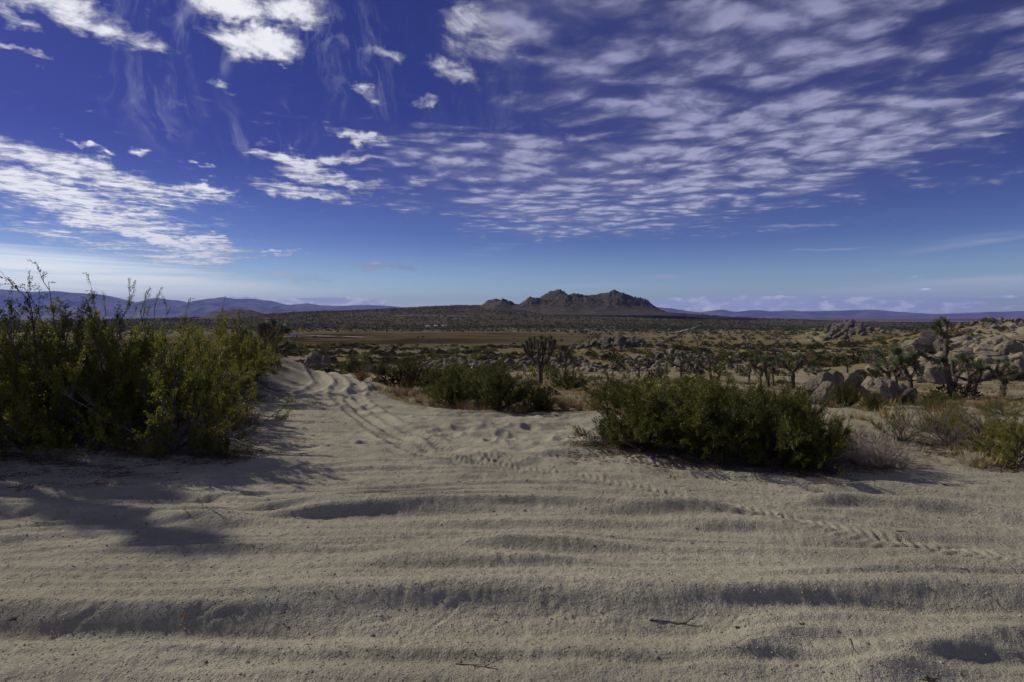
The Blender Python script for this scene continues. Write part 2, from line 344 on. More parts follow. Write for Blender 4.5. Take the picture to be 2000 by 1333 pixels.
def detail_h(x, y):
    z = np.zeros(x.shape)
    m = np.where(np.hypot(x, y) < 42)[0]
    X, Y = x[m], y[m]
    sd = sand_mask(X, Y)
    # long low swells across the way and rougher trampled sand farther off
    sw =   .034 * fbm(X / 5.5 + .2 * Y, Y / .50, 3, 51) + .016 * fbm(X / 1.4, Y / .24 + .05 * X, 3, 52)
    sw += .017 * fbm(X / 4.5 + Y * .3, Y / .15 + X * .03, 2, 57) + .006 * fbm(X / 1.6, Y / .055 + X * .1, 2, 58)
    hum = sst(np.hypot((X - .1) / 2.6, (Y - 7.4) / 1.9), 1.4, .5)
    sw = sw * (1 - .5 * hum) + hum * .075 * fbm(X / .55 + Y * .3, Y / .34, 3, 53)
    zz = sd * sw * sst(np.hypot(X, Y), 0, 2) + (1 - sd) * (.05 * fbm(X / .5, Y / .5, 4, 54) + .02 * fbm(X / .12, Y / .12, 2, 55))
    zz += .0045 * fbm(X / .05, Y / .05, 2, 56) * sst(np.hypot(X, Y), 14, 7)
    wob = .07 * fbm(X / 1.9, Y / 1.2, 2, 61) + .010 * fbm(X / .3, Y / .25, 2, 63); tall = .88 + .34 * vn(X / 3.2, Y / .8, 62)
    for pts, h, wn, wf in RIDGES:
        k, d, run, L = path_field(X, Y, G(pts), .8)
        d = d + wob[k]
        end = sst(run, 0, .7) * sst(L - run, 0, .7)
        # paths run left to right, so the positive side is the far one
        zz[k] += end * h * 1.30 * tall[k] * (np.where(d > 0, np.exp(-(d / wf) ** 2), np.exp(-(d / wn) ** 2)) - .30 * np.exp(-((d + wn * 2.2) / (wn * 1.3)) ** 2))
    for pts, h, w, lug in RUTS:
        k, d, run, L = path_field(X, Y, G(pts), .7)
        d = d + wob[k] * .25
        end = sst(run, 0, .5) * sst(L - run, 0, .5)
        a = np.abs(d) / w
        v = -h * .75 * np.exp(-(a ** 4)) * (.5 + tall[k] * .5) + h * .38 * np.exp(-((a - 1.45) / .33) ** 2) * tall[k]
        if lug:
            ph = (run + np.abs(d) * .55) / .078
            tri = np.abs((ph % 1) - .5) * 2
            stg = np.where(d > 0, tri, 1 - tri)
            v += lug * sst(1.12 - a, 0, .35) * sst(a, .04, .2) * (sst(stg, .3, .7) - .5) * (.5 + vn(run * 1.7, d * 0 + 3., 71))
        v = v * (.75 + .6 * vn(run * .6, d * 2.5 + 3., 72)) + .012 * fbm(run / .22, d / .10, 2, 73) * np.exp(-(a / 1.8) ** 2)
        zz[k] += end * v
    # many fine parallel wheel lines across the way
    rl = np.random.default_rng(29)
    for i in range(34):
        y0 = 2.35 + i * .128 + rl.normal(0, .04); h0 = rl.uniform(.010, .024); wn = rl.uniform(.022, .05); xa = rl.uniform(-6, 1.5); xl = rl.uniform(5, 12)
        k = np.where(np.abs(Y - y0 + .055 * sst(np.array(y0), 3.4, 5.0) * X * X) < .4)[0]
        d = Y[k] - y0 + .055 * float(sst(np.array(y0), 3.4, 5.0)) * X[k] ** 2 + .10 * (vn(X[k] / 2.4, X[k] * 0 + i, 75) - .5) + .012 * (vn(X[k] / .25, Y[k] / .2, 76) - .5)
        e = sst(X[k], xa, xa + .8) * (1 - sst(X[k], xa + xl, xa + xl + .8)) * (.55 + .6 * vn(X[k] / 2.2, X[k] * 0 + i, 77))
        zz[k] += sd[k] * e * h0 * (np.where(d > 0, np.exp(-(d / (wn * 2.4)) ** 2), np.exp(-(d / wn) ** 2)) - .5 * np.exp(-((d + wn * 2) / wn) ** 2))
    # trampled dimples and clods between the ruts
    rp = np.random.default_rng(19)
    for i in range(150):
        q = rp.uniform(0, 1); y0 = 6.3 + 9 * q; x0 = rp.normal(.2 - .32 * (y0 - 6), 1.5 + .1 * (9 - y0)); r0 = rp.uniform(.06, .16); h0 = rp.uniform(.012, .034)
        k = np.where((np.abs(X - x0) < 3 * r0) & (np.abs(Y - y0) < 3 * r0))[0]
        dd = np.hypot((X[k] - x0) / rp.uniform(.8, 1.5), Y[k] - y0) / r0
        zz[k] += sd[k] * h0 * (-np.exp(-dd ** 2 * 1.6) + .8 * np.exp(-((dd - 1.35) / .45) ** 2) * (.4 + vn(X[k] / .1, Y[k] / .1, 74)))
    # thin scratches dragged by twigs and small animals' feet
    rs = np.random.default_rng(9)
    for i in range(60):
        px = rs.uniform(40, 1500); py = rs.choice([1215, 1235, 1160, 1250, 1130]) + rs.normal(0, 16)
        x0, y0 = gp(px, py); an = rs.normal(.12, .3); L = rs.uniform(.06, .32)
        p = [(x0, y0), (x0 + L * .5 * math.cos(an), y0 + L * .5 * math.sin(an) + rs.normal(0, .01)), (x0 + L * math.cos(an), y0 + L * math.sin(an))]
        k, d, run, LL_ = path_field(X, Y, p, .04)
        zz[k] += -.005 * np.exp(-(d / .010) ** 2) + .002 * np.exp(-((np.abs(d) - .022) / .01) ** 2)
    z[m] = zz * sst(np.hypot(X, Y), 42, 30)
    return z
def H(x, y):
    x = np.asarray(x, float); y = np.asarray(y, float)
    return base_h(x, y)
def hz(x, y): return float(H(np.array([x]), np.array([y]))[0])

_D = np.exp(np.linspace(math.log(2), math.log(6000), 1400))
def hit(px, py):
    """where the sight line of a pixel first meets the ground"""
    a, _, c = ray(px, py)
    g = H(a * _D, _D); r = EYE + c * _D
    k = np.where(r < g)[0]
    k = k[0] if len(k) else len(_D) - 1
    if k == 0: return a * _D[0], _D[0], g[0]
    t0 = r[k - 1] - g[k - 1]; t1 = g[k] - r[k]; f = t0 / (t0 + t1 + 1e-9)
    d = _D[k - 1] * (1 - f) + _D[k] * f
    return a * d, d, hz(a * d, d)

# ------------------------------------------------------------------ mesh helpers
def mesh_np(name, V, faces, mat=None, smooth=False, attrs=None, mats=None):
    """faces: list of (array n x k)"""
    me = bpy.data.meshes.new(name)
    V = np.asarray(V, np.float32)
    me.vertices.add(len(V)); me.vertices.foreach_set('co', V.ravel())
    tot = sum(f.size for f in faces); nf = sum(len(f) for f in faces)
    me.loops.add(tot); me.polygons.add(nf)
    idx = np.concatenate([np.asarray(f, np.int32).ravel() for f in faces])
    me.loops.foreach_set('vertex_index', idx)
    ls = []; s = 0
    for f in faces:
        k = f.shape[1]; ls.append(s + np.arange(len(f)) * k); s += f.size
    me.polygons.foreach_set('loop_start', np.concatenate(ls).astype(np.int32))
    if smooth: me.polygons.foreach_set('use_smooth', np.ones(nf, bool))
    if mats is not None:
        me.polygons.foreach_set('material_index', np.asarray(mats, np.int32))
    for m in (mat if isinstance(mat, (list, tuple)) else [mat] if mat else []): me.materials.append(m)
    for k, v in (attrs or {}).items():
        if v.ndim == 2:
            at = me.attributes.new(k, 'FLOAT_COLOR', 'POINT')
            at.data.foreach_set('color', np.concatenate([v, np.ones((len(v), 1))], 1).astype(np.float32).ravel())
        else:
            at = me.attributes.new(k, 'FLOAT', 'POINT'); at.data.foreach_set('value', v.astype(np.float32))
    me.update(calc_edges=True); me.validate()
    return me
def put(name, data, parent=None, loc=None, kind=None, label=None, cat=None, group=None):
    o = bpy.data.objects.new(name, data); COL.objects.link(o)
    if parent is not None: o.parent = parent
    if loc is not None: o.location = loc
    if kind: o['kind'] = kind
    if label: o['label'] = label
    if cat: o['category'] = cat
    if group: o['group'] = group
    return o
def mat_new(name):
    m = bpy.data.materials.new(name); m.use_nodes = True; t = NT(m.node_tree)
    b = t.n['Principled BSDF']
    return m, t, b
def attr(t, name, fac=False):
    n = t.n.new('ShaderNodeAttribute'); n.attribute_name = name
    return n.outputs[2 if fac else 0]
def bump(t, h, strength, dist, normal=None):
    n = t.n.new('ShaderNodeBump'); n.inputs['Strength'].default_value = strength; n.inputs['Distance'].default_value = dist
    t.put(n.inputs['Height'], h)
    if normal is not None: t.l.new(normal, n.inputs['Normal'])
    return n.outputs[0]

# ------------------------------------------------------------------ ground material
def ground_mat():
    m, t, b = mat_new('desert_ground')
    pos = t.n.new('ShaderNodeNewGeometry').outputs['Position']
    colr = attr(t, 'ground_color'); sand = attr(t, 'sand', True)
    g1 = t.noise(pos, 95.0, 3, 0.6)           # grit
    g2 = t.noise(pos, 9.0, 5, 0.62)
    g3 = t.noise(pos, 0.9, 6, 0.6)
    g4 = t.noise(pos, 0.11, 7, 0.65)
    v = t.math('ADD', t.math('MULTIPLY', g1, 0.34), t.math('ADD', t.math('MULTIPLY', g2, 0.26), t.math('ADD', t.math('MULTIPLY', g3, 0.30), t.math('MULTIPLY', g4, 0.30))))
    v = t.mapr(v, 0.36, 0.84, 0.62, 1.38, False)
    c = t.mix(1.0, colr, t.comb(v, v, v), 'MULTIPLY')
    # speckle: dark grains and pale grains
    vo = t.n.new('ShaderNodeTexVoronoi'); vo.inputs['Scale'].default_value = 150.0; t.l.new(pos, vo.inputs['Vector'])
    sp = t.mapr(vo.outputs['Distance'], 0.10, 0.30, 1.0, 0.0)
    sepc = t.n.new('ShaderNodeSeparateColor'); t.l.new(vo.outputs['Color'], sepc.inputs[0])
    dark = t.math('MULTIPLY', sp, t.math('GREATER_THAN', sepc.outputs[0], 0.66))
    lite = t.math('MULTIPLY', sp, t.math('LESS_THAN', sepc.outputs[0], 0.12))
    dark = t.math('MULTIPLY', dark, sand); lite = t.math('MULTIPLY', lite, sand)
    c = t.mix(t.math('MULTIPLY', dark, 0.6), c, (0.06, 0.05, 0.04))
    c = t.mix(t.math('MULTIPLY', lite, 0.55), c, (0.62, 0.58, 0.52))
    t.l.new(c, b.inputs['Base Color'])
    b.inputs['Roughness'].default_value = 0.95; b.inputs['Specular IOR Level'].default_value = 0.0
    n0 = bump(t, g2, 0.4, 0.06)
    n1 = bump(t, t.noise(pos, 42.0, 4, 0.65), 0.6, 0.022, bump(t, g1, 0.7, 0.010, n0))
    t.l.new(bump(t, sp, 0.4, 0.004, n1), b.inputs['Normal'])
    return m
M_GROUND = ground_mat()

def ground_color(x, y, z, sd):
    """colour of the ground, place by place, cloud shade on the plain painted in"""
    d = np.hypot(x, y)
    sand = np.array([.338, .312, .232]); damp = np.array([.29, .262, .205])
    pale = np.array([.255, .22, .15]); gold = np.array([.15, .120, .056]); brown = np.array([.036, .028, .016]); scrub_shade = np.array([.046, .037, .019])
    k = lambda a: a[:, None]
    c = np.zeros((len(x), 3)) + pale
    n1 = vn(x / 1.3, y / 1.3, 81) * .5 + vn(x / 4.1, y / 4.1, 82) * .5
    # dry grass between the bushes
    g_near = sst(n1, .42, .66) * sst(d, 8, 13) * .75
    c = c * (1 - k(g_near)) + gold * k(g_near)
    # the plain: golden grass, browner towards the fan, darkened there by painted cloud shade
    n2 = fbm(x / 55, y / 30, 4, 83) * .5 + .5
    gm = sst(d, 45, 170) * sst(n2, .25, .62)
    c = c * (1 - k(gm)) + gold * k(gm)
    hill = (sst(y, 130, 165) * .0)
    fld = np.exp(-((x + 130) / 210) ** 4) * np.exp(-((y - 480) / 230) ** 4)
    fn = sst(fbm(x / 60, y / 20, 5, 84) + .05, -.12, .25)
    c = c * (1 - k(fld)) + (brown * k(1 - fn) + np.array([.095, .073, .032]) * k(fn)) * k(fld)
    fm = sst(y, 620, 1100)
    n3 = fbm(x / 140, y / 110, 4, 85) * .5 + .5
    c = c * (1 - k(fm * .8)) + (scrub_shade * k(1 - n3) + np.array([.088, .070, .034]) * k(n3)) * k(fm * .8)
    # level valley floor far to the right: bands of bare earth and scrub
    vf = sst(y, 1500, 2600) * sst(x / np.maximum(y, 1), .25, .42) + sst(y, 3200, 4200)
    vf = np.clip(vf, 0, 1)
    n4 = sst(fbm(x / 1400, y / 420, 4, 86), -.2, .25)
    c = c * (1 - k(vf)) + (np.array([.075, .055, .042]) * k(1 - n4) + np.array([.19, .135, .105]) * k(n4)) * k(vf)
    sn = vn(x / .8, y / .5, 87)
    s2 = sand * k(.92 + .16 * sn) * k(1 - sst(vn(x / 2.5, y / 1.2, 88), .6, .9) * .12)
    c = c * (1 - k(sd)) + s2 * k(sd)
    # litter under the bushes on the left bank
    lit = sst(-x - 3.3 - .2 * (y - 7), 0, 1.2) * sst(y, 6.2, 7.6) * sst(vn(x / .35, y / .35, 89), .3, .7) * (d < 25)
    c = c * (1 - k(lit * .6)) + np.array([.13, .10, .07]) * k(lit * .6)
    return c

def build_ground():
    fine = np.radians(np.arange(-57, 57.001, 0.118)); n = len(fine) - 1
    n -= n % 3; fine = fine[:n + 1]
    coarse = np.linspace(fine[-1], fine[0] + 2 * math.pi, 40)[1:-1]; coarse = coarse[:len(coarse) - len(coarse) % 3 + 0]
    A = np.concatenate([fine, coarse]);
    while len(A) % 3: A = np.concatenate([A, [(A[-1] + fine[0] + 2 * math.pi) / 2]])
    NA = len(A)
    r1 = np.concatenate([[.25, .6, 1.0, 1.3], np.exp(np.arange(math.log(1.5), math.log(34), .0044))])
    r2 = np.exp(np.arange(math.log(34) + .010, math.log(23000), .0125))
    def ring(rs, A):
        rr, aa = np.meshgrid(rs, A, indexing='ij')
        return (rr * np.sin(aa)).ravel(), (rr * np.cos(aa)).ravel()
    x1, y1 = ring(r1, A); A3 = A[::3]; x2, y2 = ring(r2, A3)
    x = np.concatenate([[0.0], x1, x2]); y = np.concatenate([[0.0], y1, y2])
    sd = sand_mask(x, y)
    z = base_h(x, y) + detail_h(x, y)
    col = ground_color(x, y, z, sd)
    V = np.stack([x, y, z], 1)
    n1 = len(r1); i0 = 1
    j = np.arange(NA); jn = (j + 1) % NA
    fc = np.stack([np.zeros(NA, int), i0 + jn, i0 + j], 1)
    rows = np.arange(n1 - 1)[:, None] * NA + i0
    q1 = np.stack([rows + j, rows + jn, rows + NA + jn, rows + NA + j], -1).reshape(-1, 4)
    i2 = 1 + n1 * NA; N3 = NA // 3; c = np.arange(N3); cn = (c + 1) % N3
    last = i0 + (n1 - 1) * NA
    hexa = np.stack([last + c * 3, last + c * 3 + 1, last + c * 3 + 2, last + (c * 3 + 3) % NA, i2 + cn, i2 + c], 1)
    rows = np.arange(len(r2) - 1)[:, None] * N3 + i2
    q2 = np.stack([rows + c, rows + cn, rows + N3 + cn, rows + N3 + c], -1).reshape(-1, 4)
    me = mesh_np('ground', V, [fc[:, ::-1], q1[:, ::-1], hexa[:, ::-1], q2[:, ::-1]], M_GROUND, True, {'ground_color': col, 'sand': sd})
    put('ground', me, kind='structure')
build_ground()
# ------------------------------------------------------------------ far ranges, butte, low hills
def rock_mat(name, c1, c2, c3, scale, bumpd):
    m, t, b = mat_new(name)
    pos = t.n.new('ShaderNodeNewGeometry').outputs['Position']
    a = t.noise(pos, scale, 8, 0.65); v = t.noise(pos, scale * 5.3, 5, 0.6)
    vo = t.n.new('ShaderNodeTexVoronoi'); vo.inputs['Scale'].default_value = scale * 9; t.l.new(pos, vo.inputs['Vector'])
    c = t.mix(t.mapr(a, .36, .64), c1, c2)
    c = t.mix(t.mapr(v, .52, .7), c, c3)
    c = t.mix(t.math('MULTIPLY', t.mapr(vo.outputs['Distance'], .5, .15), .35), c, t.vec('SCALE', c, 1.6))
    t.l.new(c, b.inputs['Base Color']); b.inputs['Roughness'].default_value = .95; b.inputs['Specular IOR Level'].default_value = .1
    t.l.new(bump(t, v, .8, bumpd), b.inputs['Normal'])
    return m
def sil(pts, zrow=620.0):
    """silhouette: photo pixels -> (tangent of azimuth, tangent of height)"""
    q = [ray(*p) for p in pts]
    return np.array([a[0] for a in q]), np.array([a[2] for a in q])
def range_mesh(name, pts, D, depth, nx, ny, mat, seed, rough, foot=-20.0, kind='structure', fine=1.0, extra=None):
    """a real height field, whose crest line lies about D metres away"""
    u, v = sil(pts)
    U = np.linspace(u[0], u[-1], nx); T = np.linspace(-1, .75, ny)
    UU, TT = np.meshgrid(U, T)
    crest = EYE + np.interp(UU + 0.004 * fbm(UU * 90, TT * 1.5, 3, seed), u, v) * D
    X = UU * D * (1 + TT * depth / D * .35); Y = D + TT * depth
    f = np.clip(1 - np.abs(TT), 0, 1)
    f = np.where(TT < 0, f ** 1.25, 1 - TT * TT * 1.4)
    s = depth * .33 / fine
    rg = ridged(X / s, Y / (s * 1.5), 6, seed, .52) - .62
    hgt = np.maximum(crest - foot, 0)
    Z = foot + hgt * (f + rg * rough * np.clip(f * (1 - f) * 4 + .12, 0, 1) * np.clip(f * 3, 0, 1))
    if extra is not None: Z = extra(X, Y, Z, TT, UU)
    Z = Z - 8.0 * (1 - sst(np.minimum(hgt, 60 * depth / 400), 0, 30 * depth / 400)) - 6.0 * (TT <= -.999) * (depth / 500)
    r = np.arange(ny - 1)[:, None] * nx; c = np.arange(nx - 1)
    q = np.stack([r + c, r + c + 1, r + nx + c + 1, r + nx + c], -1).reshape(-1, 4)
    me = mesh_np(name, np.stack([X, Y, Z], -1).reshape(-1, 3), [q], mat, True)
    return put(name, me, kind=kind)
M_RANGE = rock_mat('range_rock', (.04, .035, .032), (.17, .14, .125), (.03, .028, .026), 0.0016, 30)
M_BUTTE = rock_mat('butte_rock', (.046, .037, .023), (.080, .064, .039), (.027, .022, .012), 0.035, 2.5)
range_mesh('mountain_range', [(-500, 590), (-250, 572), (0, 566), (60, 571), (110, 569), (190, 575), (235, 588), (262, 592), (300, 582), (340, 587), (362, 591), (400, 585), (435, 581), (455, 584), (485, 584), (520, 587), (548, 594), (565, 596), (600, 593), (625, 597), (650, 598), (690, 597), (720, 596), (745, 597), (780, 600), (820, 605), (860, 609), (900, 618)],
           15000, 3200, 560, 90, M_RANGE, 11, .55)
range_mesh('foothills', [(-300, 607), (100, 600), (260, 603), (330, 600), (400, 597), (470, 600), (530, 604), (580, 602), (620, 607), (680, 600), (705, 598), (740, 602), (780, 607), (830, 612), (880, 619)],
           12500, 1500, 420, 60, M_RANGE, 23, .5)
range_mesh('mountain_range', [(1190, 622), (1230, 606), (1275, 600), (1310, 603), (1345, 608), (1370, 611), (1392, 607), (1410, 605), (1425, 608), (1440, 610), (1462, 607), (1482, 606), (1500, 609), (1520, 608), (1545, 606), (1562, 608), (1590, 608), (1640, 607), (1700, 605), (1730, 607), (1780, 611), (1830, 614), (1900, 611), (1960, 609), (2050, 607), (2300, 612), (2700, 600), (3200, 610)],
           15500, 2600, 620, 80, M_RANGE, 37, .5)

def butte_extra(X, Y, Z, T, U):
    px = U * F + 1000
    # spurs standing in front of the crest line
    for cx, ty, h, w in ((1035, -.42, 34, 26), (985, -.35, 22, 20), (1120, -.35, 30, 30), (1200, -.30, 30, 26), (1245, -.3, 20, 24), (1160, -.55, 16, 40)):
        Z = Z + h * np.exp(-((px - cx) / w) ** 2 - ((T - ty) / .16) ** 2) * (1 + .5 * fbm(X / 40, Y / 40, 3, 7))
    up = sst(Z, 22, 60)
    Z = Z + up * (3.0 * (ridged(X / 34, Y / 34, 4, 71) - .6) + 3.2 * fbm(X / 9, Y / 9, 3, 72) + 3.0 * np.maximum(vn(X / 6, Y / 6, 73) - .55, 0) * 3)
    return Z
range_mesh('rocky_hill', [(840, 622), (880, 616), (905, 609), (925, 604), (945, 594), (958, 588), (968, 585.5), (985, 590), (998, 596), (1012, 598), (1030, 594), (1045, 588), (1056, 582), (1070, 572), (1083, 569), (1092, 567.5), (1100, 571), (1112, 579), (1120, 583), (1130, 584), (1143, 578), (1155, 578), (1166, 577), (1178, 575), (1190, 573.5), (1203, 575), (1218, 581), (1232, 587), (1248, 591), (1262, 597), (1278, 603), (1300, 608), (1330, 614), (1370, 620), (1400, 624)],
           2000, 420, 620, 230, M_BUTTE, 5, .22, foot=8, extra=butte_extra)
def knoll_extra(X, Y, Z, T, U):
    return Z + sst(Z, 4, 16) * (2.5 * fbm(X / 10, Y / 10, 3, 75) + 3 * (ridged(X / 22, Y / 22, 3, 76) - .6))
range_mesh('rocky_knoll', [(365, 626), (395, 621), (420, 613), (440, 607), (462, 604.5), (485, 607), (505, 612), (530, 618), (560, 622), (620, 626)],
           1750, 220, 240, 90, M_BUTTE, 9, .4, foot=-4, extra=knoll_extra)

# a shallow lake on the valley floor
def lake():
    m, t, b = mat_new('lake_water')
    b.inputs['Base Color'].default_value = (.03, .05, .09, 1); b.inputs['Roughness'].default_value = .12
    pos = t.n.new('ShaderNodeNewGeometry').outputs['Position']
    t.l.new(bump(t, t.noise(pos, .4, 3), .25, .3), b.inputs['Normal'])
    x0, d0 = W(1790, 2450)[0], 2450.0
    V = [(0, 0, 0)]; n = 60
    cx, cy = W(1985, 2550)
    for i in range(n):
        a = i / n * 2 * math.pi
        k = 1 + .18 * math.sin(3 * a + 1) + .1 * math.sin(7 * a)
        V.append((430 * k * math.cos(a), 210 * k * math.sin(a) * (1 + .3 * math.cos(a)), 0))
    V = np.array(V); V[:, 0] += cx; V[:, 1] += cy
    z = np.max(base_h(V[:, 0], V[:, 1])) + .35
    V[:, 2] = z
    i = np.arange(n)
    put('lake', mesh_np('lake', V, [np.stack([i * 0, 1 + i, 1 + (i + 1) % n], 1)], m), kind='structure')
lake()

def strip(name, pts, width, color, lift=.12):
    """dirt road laid over the far ground"""
    P = [hit(*p)[:2] for p in pts]; Q = []
    for a, b in zip(P[:-1], P[1:]):
        n = 24
        for i in range(n): Q.append((a[0] + (b[0] - a[0]) * i / n, a[1] + (b[1] - a[1]) * i / n))
    Q.append(P[-1]); Q = np.array(Q)
    d = np.gradient(Q, axis=0); d /= np.linalg.norm(d, axis=1)[:, None] + 1e-9
    w = width * (.8 + .5 * vn(np.arange(len(Q)) / 5., np.zeros(len(Q)), 3))[:, None]
    L = Q + np.stack([-d[:, 1], d[:, 0]], 1) * w / 2; Rr = Q - np.stack([-d[:, 1], d[:, 0]], 1) * w / 2
    V = np.concatenate([L, Rr]); z = H(V[:, 0], V[:, 1]) + lift
    n = len(Q); i = np.arange(n - 1)
    m, t, b = mat_new(name + '_soil')
    pos = t.n.new('ShaderNodeNewGeometry').outputs['Position']
    t.l.new(t.mix(t.noise(pos, .3, 4), tuple(c * .75 for c in color), tuple(c * 1.15 for c in color)), b.inputs['Base Color'])
    b.inputs['Roughness'].default_value = .95
    me = mesh_np(name, np.concatenate([V, z[:, None]], 1), [np.stack([i + n, i + n + 1, i + 1, i], 1)], m)
    put(name, me, kind='structure')
strip('dirt_road', [(540, 659), (600, 657.5), (670, 658.5), (720, 660)], 9.6, (.24, .205, .16), .6)
strip('dirt_road', [(1140, 646), (1160, 643.5), (1185, 640), (1205, 637)], 6.6, (.24, .205, .16), .8)
strip('dirt_road', [(1170, 651), (1210, 650), (1250, 652)], 4.8, (.24, .205, .16), .8)
strip('dirt_road', [(1310, 652), (1335, 647), (1352, 643), (1364, 637)], 5.4, (.24, .205, .16), .8)
strip('dirt_road', [(770, 618.5), (800, 616.5), (850, 617.5), (915, 619)], 7.2, (.24, .205, .16), .9)

# air
def haze():
    m = bpy.data.materials.new('air'); m.use_nodes = True; n = m.node_tree.nodes; n.clear()
    o = n.new('ShaderNodeOutputMaterial'); v = n.new('ShaderNodeVolumePrincipled')
    v.inputs['Color'].default_value = (.27, .37, 1.0, 1); v.inputs['Density'].default_value = HAZE
    v.inputs['Anisotropy'].default_value = 0.0
    m.node_tree.links.new(v.outputs[0], o.inputs['Volume'])
    h, lo, hi = 24000.0, -60.0, 780.0
    V = [(x, y, z) for z in (lo, hi) for y in (-h, h) for x in (-h, h)]
    me = mesh_np('haze', V, [np.array([(0, 2, 3, 1), (4, 5, 7, 6), (0, 1, 5, 4), (2, 6, 7, 3), (0, 4, 6, 2), (1, 3, 7, 5)])], m)
    put('haze', me, kind='stuff')
HAZE = 4.3e-5
haze()
# ------------------------------------------------------------------ materials of living things
def leaf_mat(name, c1, c2, c3=None, transl=.25, rough=.6, spec=.25):
    m, t, b = mat_new(name)
    tint = attr(t, 'tint', True)
    oi = t.n.new('ShaderNodeObjectInfo').outputs['Random']
    c = t.mix(tint, c1, c2)
    if c3: c = t.mix(t.mapr(tint, .86, .97), c, c3)
    k = t.mapr(oi, 0, 1, .78, 1.22, False)
    c = t.vec('SCALE', c, k)
    t.l.new(c, b.inputs['Base Color']); b.inputs['Roughness'].default_value = rough; b.inputs['Specular IOR Level'].default_value = spec
    tr = t.n.new('ShaderNodeBsdfTranslucent'); t.l.new(c, tr.inputs[0])
    mx = t.n.new('ShaderNodeMixShader'); mx.inputs[0].default_value = transl
    t.l.new(b.outputs[0], mx.inputs[1]); t.l.new(tr.outputs[0], mx.inputs[2])
    t.l.new(mx.outputs[0], t.n['Material Output'].inputs[0])
    return m
def bark_mat(name, c1, c2, scale, d):
    m, t, b = mat_new(name)
    pos = t.n.new('ShaderNodeTexCoord').outputs['Object']
    n = t.noise(t.mapping(pos, scale=(1, 1, .45)), scale, 6, .65)
    t.l.new(t.mix(t.mapr(n, .35, .65), c1, c2), b.inputs['Base Color'])
    b.inputs['Roughness'].default_value = .9; b.inputs['Specular IOR Level'].default_value = .15
    t.l.new(bump(t, n, .9, d), b.inputs['Normal'])
    return m
M_CREO = leaf_mat('creosote_leaf', (.085, .105, .013), (.29, .265, .036), (.42, .30, .05), .5, .5, .3)
M_CREO_D = leaf_mat('dark_leaf', (.046, .062, .008), (.165, .165, .022), (.22, .17, .03), .32, .5, .3)
M_TWIG = bark_mat('grey_twig', (.075, .062, .055), (.20, .175, .16), 14, .01)
M_TWIGD = bark_mat('dark_twig', (.035, .026, .02), (.09, .07, .055), 14, .01)
M_DRY = leaf_mat('dry_twig', (.42, .34, .26), (.60, .52, .42), None, .15, .9, .1)
M_GRASS = leaf_mat('dry_grass', (.22, .155, .06), (.40, .31, .15), None, .25, .8, .1)
M_RUST = leaf_mat('rusty_grass', (.13, .075, .04), (.27, .18, .10), None, .2, .8, .1)
M_YLEAF = leaf_mat('joshua_leaf', (.085, .110, .050), (.21, .235, .115), (.27, .25, .14), .1, .55, .3)
M_YDEAD = leaf_mat('joshua_dead_leaf', (.12, .098, .07), (.25, .21, .155), None, .1, .9, .1)
M_YBARK = bark_mat('joshua_bark', (.045, .036, .028), (.13, .108, .085), 9, .03)
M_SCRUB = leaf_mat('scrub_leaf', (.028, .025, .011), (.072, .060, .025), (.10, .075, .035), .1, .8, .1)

# ------------------------------------------------------------------ builders
def tubes(lines, sides=3):
    """lines: list of (points n x 3, radii n) -> vertices, quads"""
    V = []; Q = []; base = 0
    an = np.arange(sides) / sides * 2 * math.pi; ca = np.cos(an); sa = np.sin(an)
    for P, r in lines:
        P = np.asarray(P, float); n = len(P)
        T = np.gradient(P, axis=0); T /= np.linalg.norm(T, axis=1)[:, None] + 1e-9
        up = np.where(np.abs(T[:, 2:3]) > .9, np.array([[1., 0, 0]]), np.array([[0, 0, 1.]]))
        A = np.cross(T, up); A /= np.linalg.norm(A, axis=1)[:, None] + 1e-9; B = np.cross(T, A)
        r = np.asarray(r, float)[:, None, None]
        V.append((P[:, None] + r * (A[:, None] * ca[None, :, None] + B[:, None] * sa[None, :, None])).reshape(-1, 3))
        i = (np.arange(n - 1)[:, None] * sides + base); j = np.arange(sides); jn = (j + 1) % sides
        Q.append(np.stack([i + j, i + jn, i + sides + jn, i + sides + j], -1).reshape(-1, 4)); base += n * sides
    return np.concatenate(V), np.concatenate(Q)
def blades(P, Dr, L, Wd, rng, tint, four=True, curl=0.0):
    """one flat leaf at each point: P n x 3, direction, length, width"""
    n = len(P); Dr = Dr / (np.linalg.norm(Dr, axis=1)[:, None] + 1e-9)
    r = rng.normal(size=(n, 3)); Sd = np.cross(Dr, r); Sd /= np.linalg.norm(Sd, axis=1)[:, None] + 1e-9
    L = np.broadcast_to(L, n)[:, None]; Wd = np.broadcast_to(Wd, n)[:, None] / 2
    if four:
        V = np.stack([P, P + Dr * L * .5 + Sd * Wd, P + Dr * L, P + Dr * L * .5 - Sd * Wd], 1).reshape(-1, 3)
        F_ = np.arange(4 * n).reshape(n, 4); tt = np.repeat(tint, 4)
    else:
        V = np.stack([P + Sd * Wd, P + Dr * L + np.array([0, 0, curl]) * L, P - Sd * Wd], 1).reshape(-1, 3)
        F_ = np.arange(3 * n).reshape(n, 3); tt = np.repeat(tint, 3)
    return V, F_, tt
